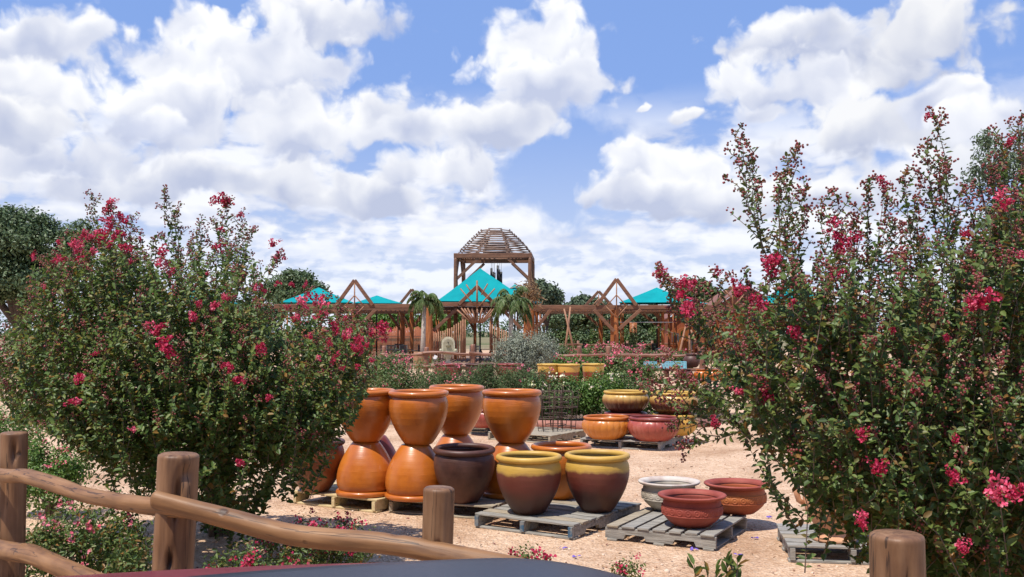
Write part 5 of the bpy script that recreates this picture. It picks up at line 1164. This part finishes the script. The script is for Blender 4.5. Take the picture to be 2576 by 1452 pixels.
# ------------------------------------------------------------------ trees in the background
tree('live_oak', 'broad dark live oak at the far left edge', 50, 870, 42, [(20, 620, 100, 90), (110, 620, 90, 75), (60, 560, 80, 45), (170, 660, 60, 60), (-60, 680, 120, 110), (100, 720, 80, 50), (40, 700, 100, 60), (200, 600, 55, 50), (-40, 570, 90, 60)], 42000, .15, M['oak'], .42, sub=60, tight=.17)
tree('round_tree', 'rounded green tree behind the leftmost teal canopy', 745, 850, 95, [(745, 715, 62, 38), (700, 735, 45, 35), (790, 735, 35, 30), (745, 745, 65, 35)], 15000, .3, M['oak'], .3, sub=70)
T = 'scrubby trees on the far side of the garden'
for (lb, px, Y, cl_, n, mt) in [
    ('dark juniper tree right of the log tower', 1375, 82, [(1370, 735, 32, 30), (1345, 722, 22, 18), (1395, 752, 25, 25), (1370, 765, 42, 28), (1330, 745, 30, 25)], 12000, 'cedar'),
    ('dark juniper tree left of the small rear gable', 1468, 86, [(1465, 765, 32, 22), (1490, 775, 38, 28), (1440, 785, 30, 25)], 9000, 'cedar'),
    ('dark shrubby tree below the right beam', 1490, 84, [(1480, 800, 42, 30), (1520, 805, 42, 28), (1450, 810, 30, 22)], 9000, 'oak'),
    ('dark tree in shade beyond the right teal canopy', 1600, 86, [(1600, 800, 45, 34), (1645, 800, 40, 34), (1560, 810, 35, 28)], 9000, 'oak'),
    ('feathery pale tree rising behind the red blossoms', 1755, 74, [(1750, 728, 38, 28), (1720, 745, 26, 22), (1785, 750, 30, 28), (1755, 765, 45, 25)], 9000, 'grass'),
    ('bright green tree glimpsed under the left pergola', 950, 92, [(950, 808, 45, 24), (905, 812, 40, 22), (1000, 806, 40, 24)], 8000, 'fresh'),
    ('light green tree glimpsed behind the fountain screen', 1100, 90, [(1095, 808, 42, 28), (1140, 812, 35, 26), (1065, 815, 25, 22)], 8000, 'fresh'),
    ('bushy tree between the tower and the rails', 1405, 100, [(1400, 806, 36, 20), (1430, 800, 28, 24)], 5000, 'oak'),
    ('far tree on the horizon seen through the right myrtle', 2090, 95, [(2090, 795, 60, 30), (2150, 800, 50, 26)], 7000, 'oak'),
    ('far tree on the horizon near the right edge', 2300, 100, [(2300, 800, 70, 26), (2380, 800, 60, 30)], 7000, 'oak'),
    ('far tree at the extreme right horizon', 2520, 100, [(2500, 790, 60, 34), (2570, 795, 60, 34)], 6000, 'oak'),
    ('far tree behind the left myrtle centre', 350, 100, [(300, 790, 60, 30), (380, 795, 60, 28)], 6000, 'oak'),
    ('far tree behind the second left canopy', 620, 105, [(600, 785, 60, 34), (670, 790, 50, 28)], 6000, 'oak'),
    ('far tree behind the red house', 1900, 100, [(1900, 790, 70, 30), (1980, 795, 60, 30)], 6000, 'oak')]:
    tree('scrub_tree', lb, px, 0, Y, cl_, n, .30 if mt != 'fresh' else .34, M[mt], .16, T, sub=50, tight=.17)
# olive like tree behind the right myrtle edge
tree('olive_tree', 'small leaved grey green tree behind the right myrtle at the picture edge', 2560, 0, 9.5, [(2500, 400, 55, 55), (2460, 450, 40, 40), (2550, 450, 80, 90), (2520, 560, 70, 60), (2600, 560, 90, 100), (2480, 350, 32, 30), (2600, 370, 60, 60), (2560, 680, 90, 90)], 8500, .036, M['cedar'], .07, sub=45, tight=.2)
# rows of green field shrubs beyond
for r_, (Y, n_, x0, x1) in enumerate([(76, 9, 1365, 1720), (84, 10, 1350, 1740)]):
    for i in range(n_):
        px = x0 + (x1 - x0) * (i + .5) / n_
        shrub('vine_bush', ['green bush in the nearer row past the far rail, place %s from the tower', 'green bush in the further row past the far rail, place %s from the tower'][r_] % ['first', 'second', 'third', 'fourth', 'fifth', 'sixth', 'seventh', 'eighth', 'ninth', 'tenth'][i], 'bush', px, 0, Y, 48, 62 + random.uniform(-6, 6), 1500, .2, M['rose'] if i % 2 else M['oak'], 'rows of field bushes beyond the pergola', stems=False)
# distant wood line
cl = []
for i in range(90): x = -330 + i * 7.6 + random.uniform(-2, 2); cl.append((x, 330 + random.uniform(-15, 15), 2.5, 7, 5, random.uniform(3, 5.5)))
t = thing('distant_woods', 'low dark line of scrub woods along the horizon', 'woods', (0, 330, 0)); crown(t, cl, 26000, 1.2, M['oak'], sub=40)
for o in t.children: o['kind'] = 'stuff'
t['kind'] = 'stuff'
# mulch under beds
def patch(name, cx_, cy_, rx, ry, mat, z=.006, n=40):
    m = MB(); m.add([(cx_ + rx * math.cos(2 * PI * k / n) * (1 + .08 * math.sin(5 * 2 * PI * k / n)), cy_ + ry * math.sin(2 * PI * k / n) * (1 + .08 * math.cos(3 * 2 * PI * k / n)), z) for k in range(n)], [tuple(range(n))])
    setp(m.build(name, mat, smooth=False), kind='structure')
M['mulch'] = rmat('dark_mulch', [(.35, (.07, .04, .022)), (.6, (.19, .115, .07)), (.75, (.36, .235, .15))], 25, 6, rough=.95, bump=.8)
patch('planting_bed', -2.3, 5.9, 1.9, 1.1, M['mulch'])
patch('planting_bed', .9, 20.4, 4.6, 1.9, M['mulch'], .010)

M['patio'] = rmat('shaded_brown_patio_dirt', [(.3, (.16, .09, .06)), (.6, (.30, .18, .12)), (.8, (.42, .27, .18))], 1.2, 8, rough=.95)  # brown floor, darkened to stand in for the shade under the pergola
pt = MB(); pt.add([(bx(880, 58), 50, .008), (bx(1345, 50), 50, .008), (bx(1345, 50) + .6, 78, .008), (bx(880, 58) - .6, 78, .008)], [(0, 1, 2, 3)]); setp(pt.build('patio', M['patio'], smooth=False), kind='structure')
n = 2600; yy = rng.uniform(4.2, 17, n); xx = rng.uniform(-.52, .55, n) * yy; pp = np.stack([xx, yy, rng.uniform(.001, .006, n)], 1)
me = balls_mesh('loose_stones', pp, rng.uniform(.005, .014, n) * (1 + (rng.random(n) < .03) * 1.2)); M['stones'] = leafmat('loose_stone', [(.42, .25, .16), (.62, .42, .29), (.30, .17, .11), (.74, .58, .44), (.5, .3, .2)], .9, 0)
o = link_mesh('loose_stones', me, M['stones']); setp(o, 'loose pebbles strewn over the pink gravel between the pallets', 'gravel', kind='stuff')
n = 420; yy = rng.uniform(4.2, 13, n); xx = rng.uniform(-.45, .5, n) * yy; pp = np.stack([xx, yy, np.full(n, .012)], 1); d = rdir(n); d[:, 2] *= .25
me = leaves_mesh('leaf_litter', pp, d, norm(rdir(n) * .5 + np.array([0, 0, 1.0])), rng.uniform(.02, .05, n), rng.uniform(.01, .022, n)); M['litter'] = leafmat('dead_leaf', [(.16, .07, .035), (.30, .17, .08), (.10, .05, .03), (.22, .04, .05)], .8, .1)
o = link_mesh('leaf_litter', me, M['litter'], smooth=False); setp(o, 'dead leaves and petals scattered on the gravel', 'leaf litter', kind='stuff')
# ------------------------------------------------------------------ the car the photo looks across
car = thing('parked_car', 'maroon car whose dark topped roof fills the bottom edge of the view', 'car', (0, 1.15, 0))
def loft(secs, name, mat, par, smooth=True):
    m = MB(); n = len(secs[0]); vs = [v for s_ in secs for v in s_]; fs = [(i * n + k, i * n + (k + 1) % n, (i + 1) * n + (k + 1) % n, (i + 1) * n + k) for i in range(len(secs) - 1) for k in range(n)]
    fs.append(tuple(range(n - 1, -1, -1))); fs.append(tuple((len(secs) - 1) * n + k for k in range(n))); m.add(vs, fs); return m.build(name, mat, par, smooth)
CYY = 1.17; CXX = -.25; RZ = 1.412
def sec(x, zb, zt_, hw_, tuck=.0):
    out = []
    for k in range(24):
        a = 2 * PI * k / 24; c_, s_ = math.cos(a), math.sin(a); e = .45
        yy = math.copysign(abs(c_) ** e, c_) * hw_; z = (zb + zt_) / 2 + math.copysign(abs(s_) ** e, s_) * (zt_ - zb) / 2
        if s_ > 0: yy *= 1 - tuck * s_
        out.append((CXX + x, CYY + yy, z))
    return out
loft([sec(-2.3, .45, .85, .70), sec(-2.2, .30, .98, .80), (sec(-1.6, .22, 1.03, .86, .06)), sec(-.6, .2, 1.0, .87, .06), sec(.8, .2, .98, .87, .06), sec(1.5, .22, .92, .85, .1), sec(2.1, .3, .78, .80, .1), sec(2.3, .42, .66, .68)], 'body', M['maroonpaint'], car)
loft([sec(-1.55, .97, 1.03, .74, .1), sec(-.95, .97, 1.29, .72, .24), sec(-.4, .97, 1.33, .73, .24), sec(.15, .97, 1.31, .73, .24), sec(.55, .97, 1.19, .73, .2), sec(1.05, .96, 1.0, .74, .1)], 'windows', M['glass'], car)
# roof skin, gently crowned
def roofz(x, y, lift=0):
    xx = x + .03
    return RZ + lift - (.048 * xx * xx if xx < 0 else .70 * xx * xx) - .16 * (y - CYY) ** 2 - (2.2 * max(0, abs(y - CYY) - .46) ** 2)
def skin(x0, x1, y0, y1, lift, name, mat, nx=40, ny=24, th=.018, fx_=None):
    m = MB(); vs = []
    for i in range(nx + 1):
        for j in range(ny + 1):
            x = x0 + (x1 - x0) * i / nx; y = y0 + (y1 - y0) * j / ny
            if fx_: y = fx_(x, j / ny)
            vs.append((x, y, roofz(x, y, lift)))
    fs = [(i * (ny + 1) + j, (i + 1) * (ny + 1) + j, (i + 1) * (ny + 1) + j + 1, i * (ny + 1) + j + 1) for i in range(nx) for j in range(ny)]
    m.add(vs, fs); o = m.build(name, mat, car); s_ = o.modifiers.new('thickness', 'SOLIDIFY'); s_.thickness = th; s_.offset = -1; return o
skin(-1.15, .40, CYY - .60, CYY + .60, 0, 'roof', M['maroonpaint'])
skin(-.85, .33, CYY - .50, CYY + .10, .007, 'roof_panel', M['darkpanel'], fx_=lambda x, f: (CYY - .5) + f * (.950 + (.36 * x if x < 0 else .1 * x)))
for x in (-1.45, 1.4):
    for s_ in (-1, 1):
        wb = MB(); cy_ = CYY + s_ * .78; c0 = Vector((CXX + x, cy_, .32))
        prof = [(.19, -.1), (.30, -.1), (.32, -.07), (.32, .07), (.30, .1), (.19, .1)]
        vs = []
        for k in range(28):
            a = 2 * PI * k / 28
            for (r_, w_) in prof: vs.append((c0.x + r_ * math.cos(a), c0.y + w_, c0.z + r_ * math.sin(a)))
        wb.add(vs, [(k * 6 + j, k * 6 + (j + 1) % 6, ((k + 1) % 28) * 6 + (j + 1) % 6, ((k + 1) % 28) * 6 + j) for k in range(28) for j in range(6)])
        wo_ = wb.build('tyre', M['rubber'], car); rb = MB(); rb.tube([c0 + Vector((0, -.08, 0)), c0 + Vector((0, .08, 0))], .19, 20); rb.build('rim', M['alloy'], wo_)
for s_ in (-1, 1):
    m = MB(); m.box((CXX + 2.2, CYY + s_ * .55, .66), (.14, .28, .12)); m.build('headlight', M['lampg'], car, bevel=.03)
for s_ in (-1, 1):
    m = MB(); m.box((CXX - 2.24, CYY + s_ * .55, .80), (.08, .28, .12)); m.build('tail_light', M['marglaze'], car, bevel=.03)
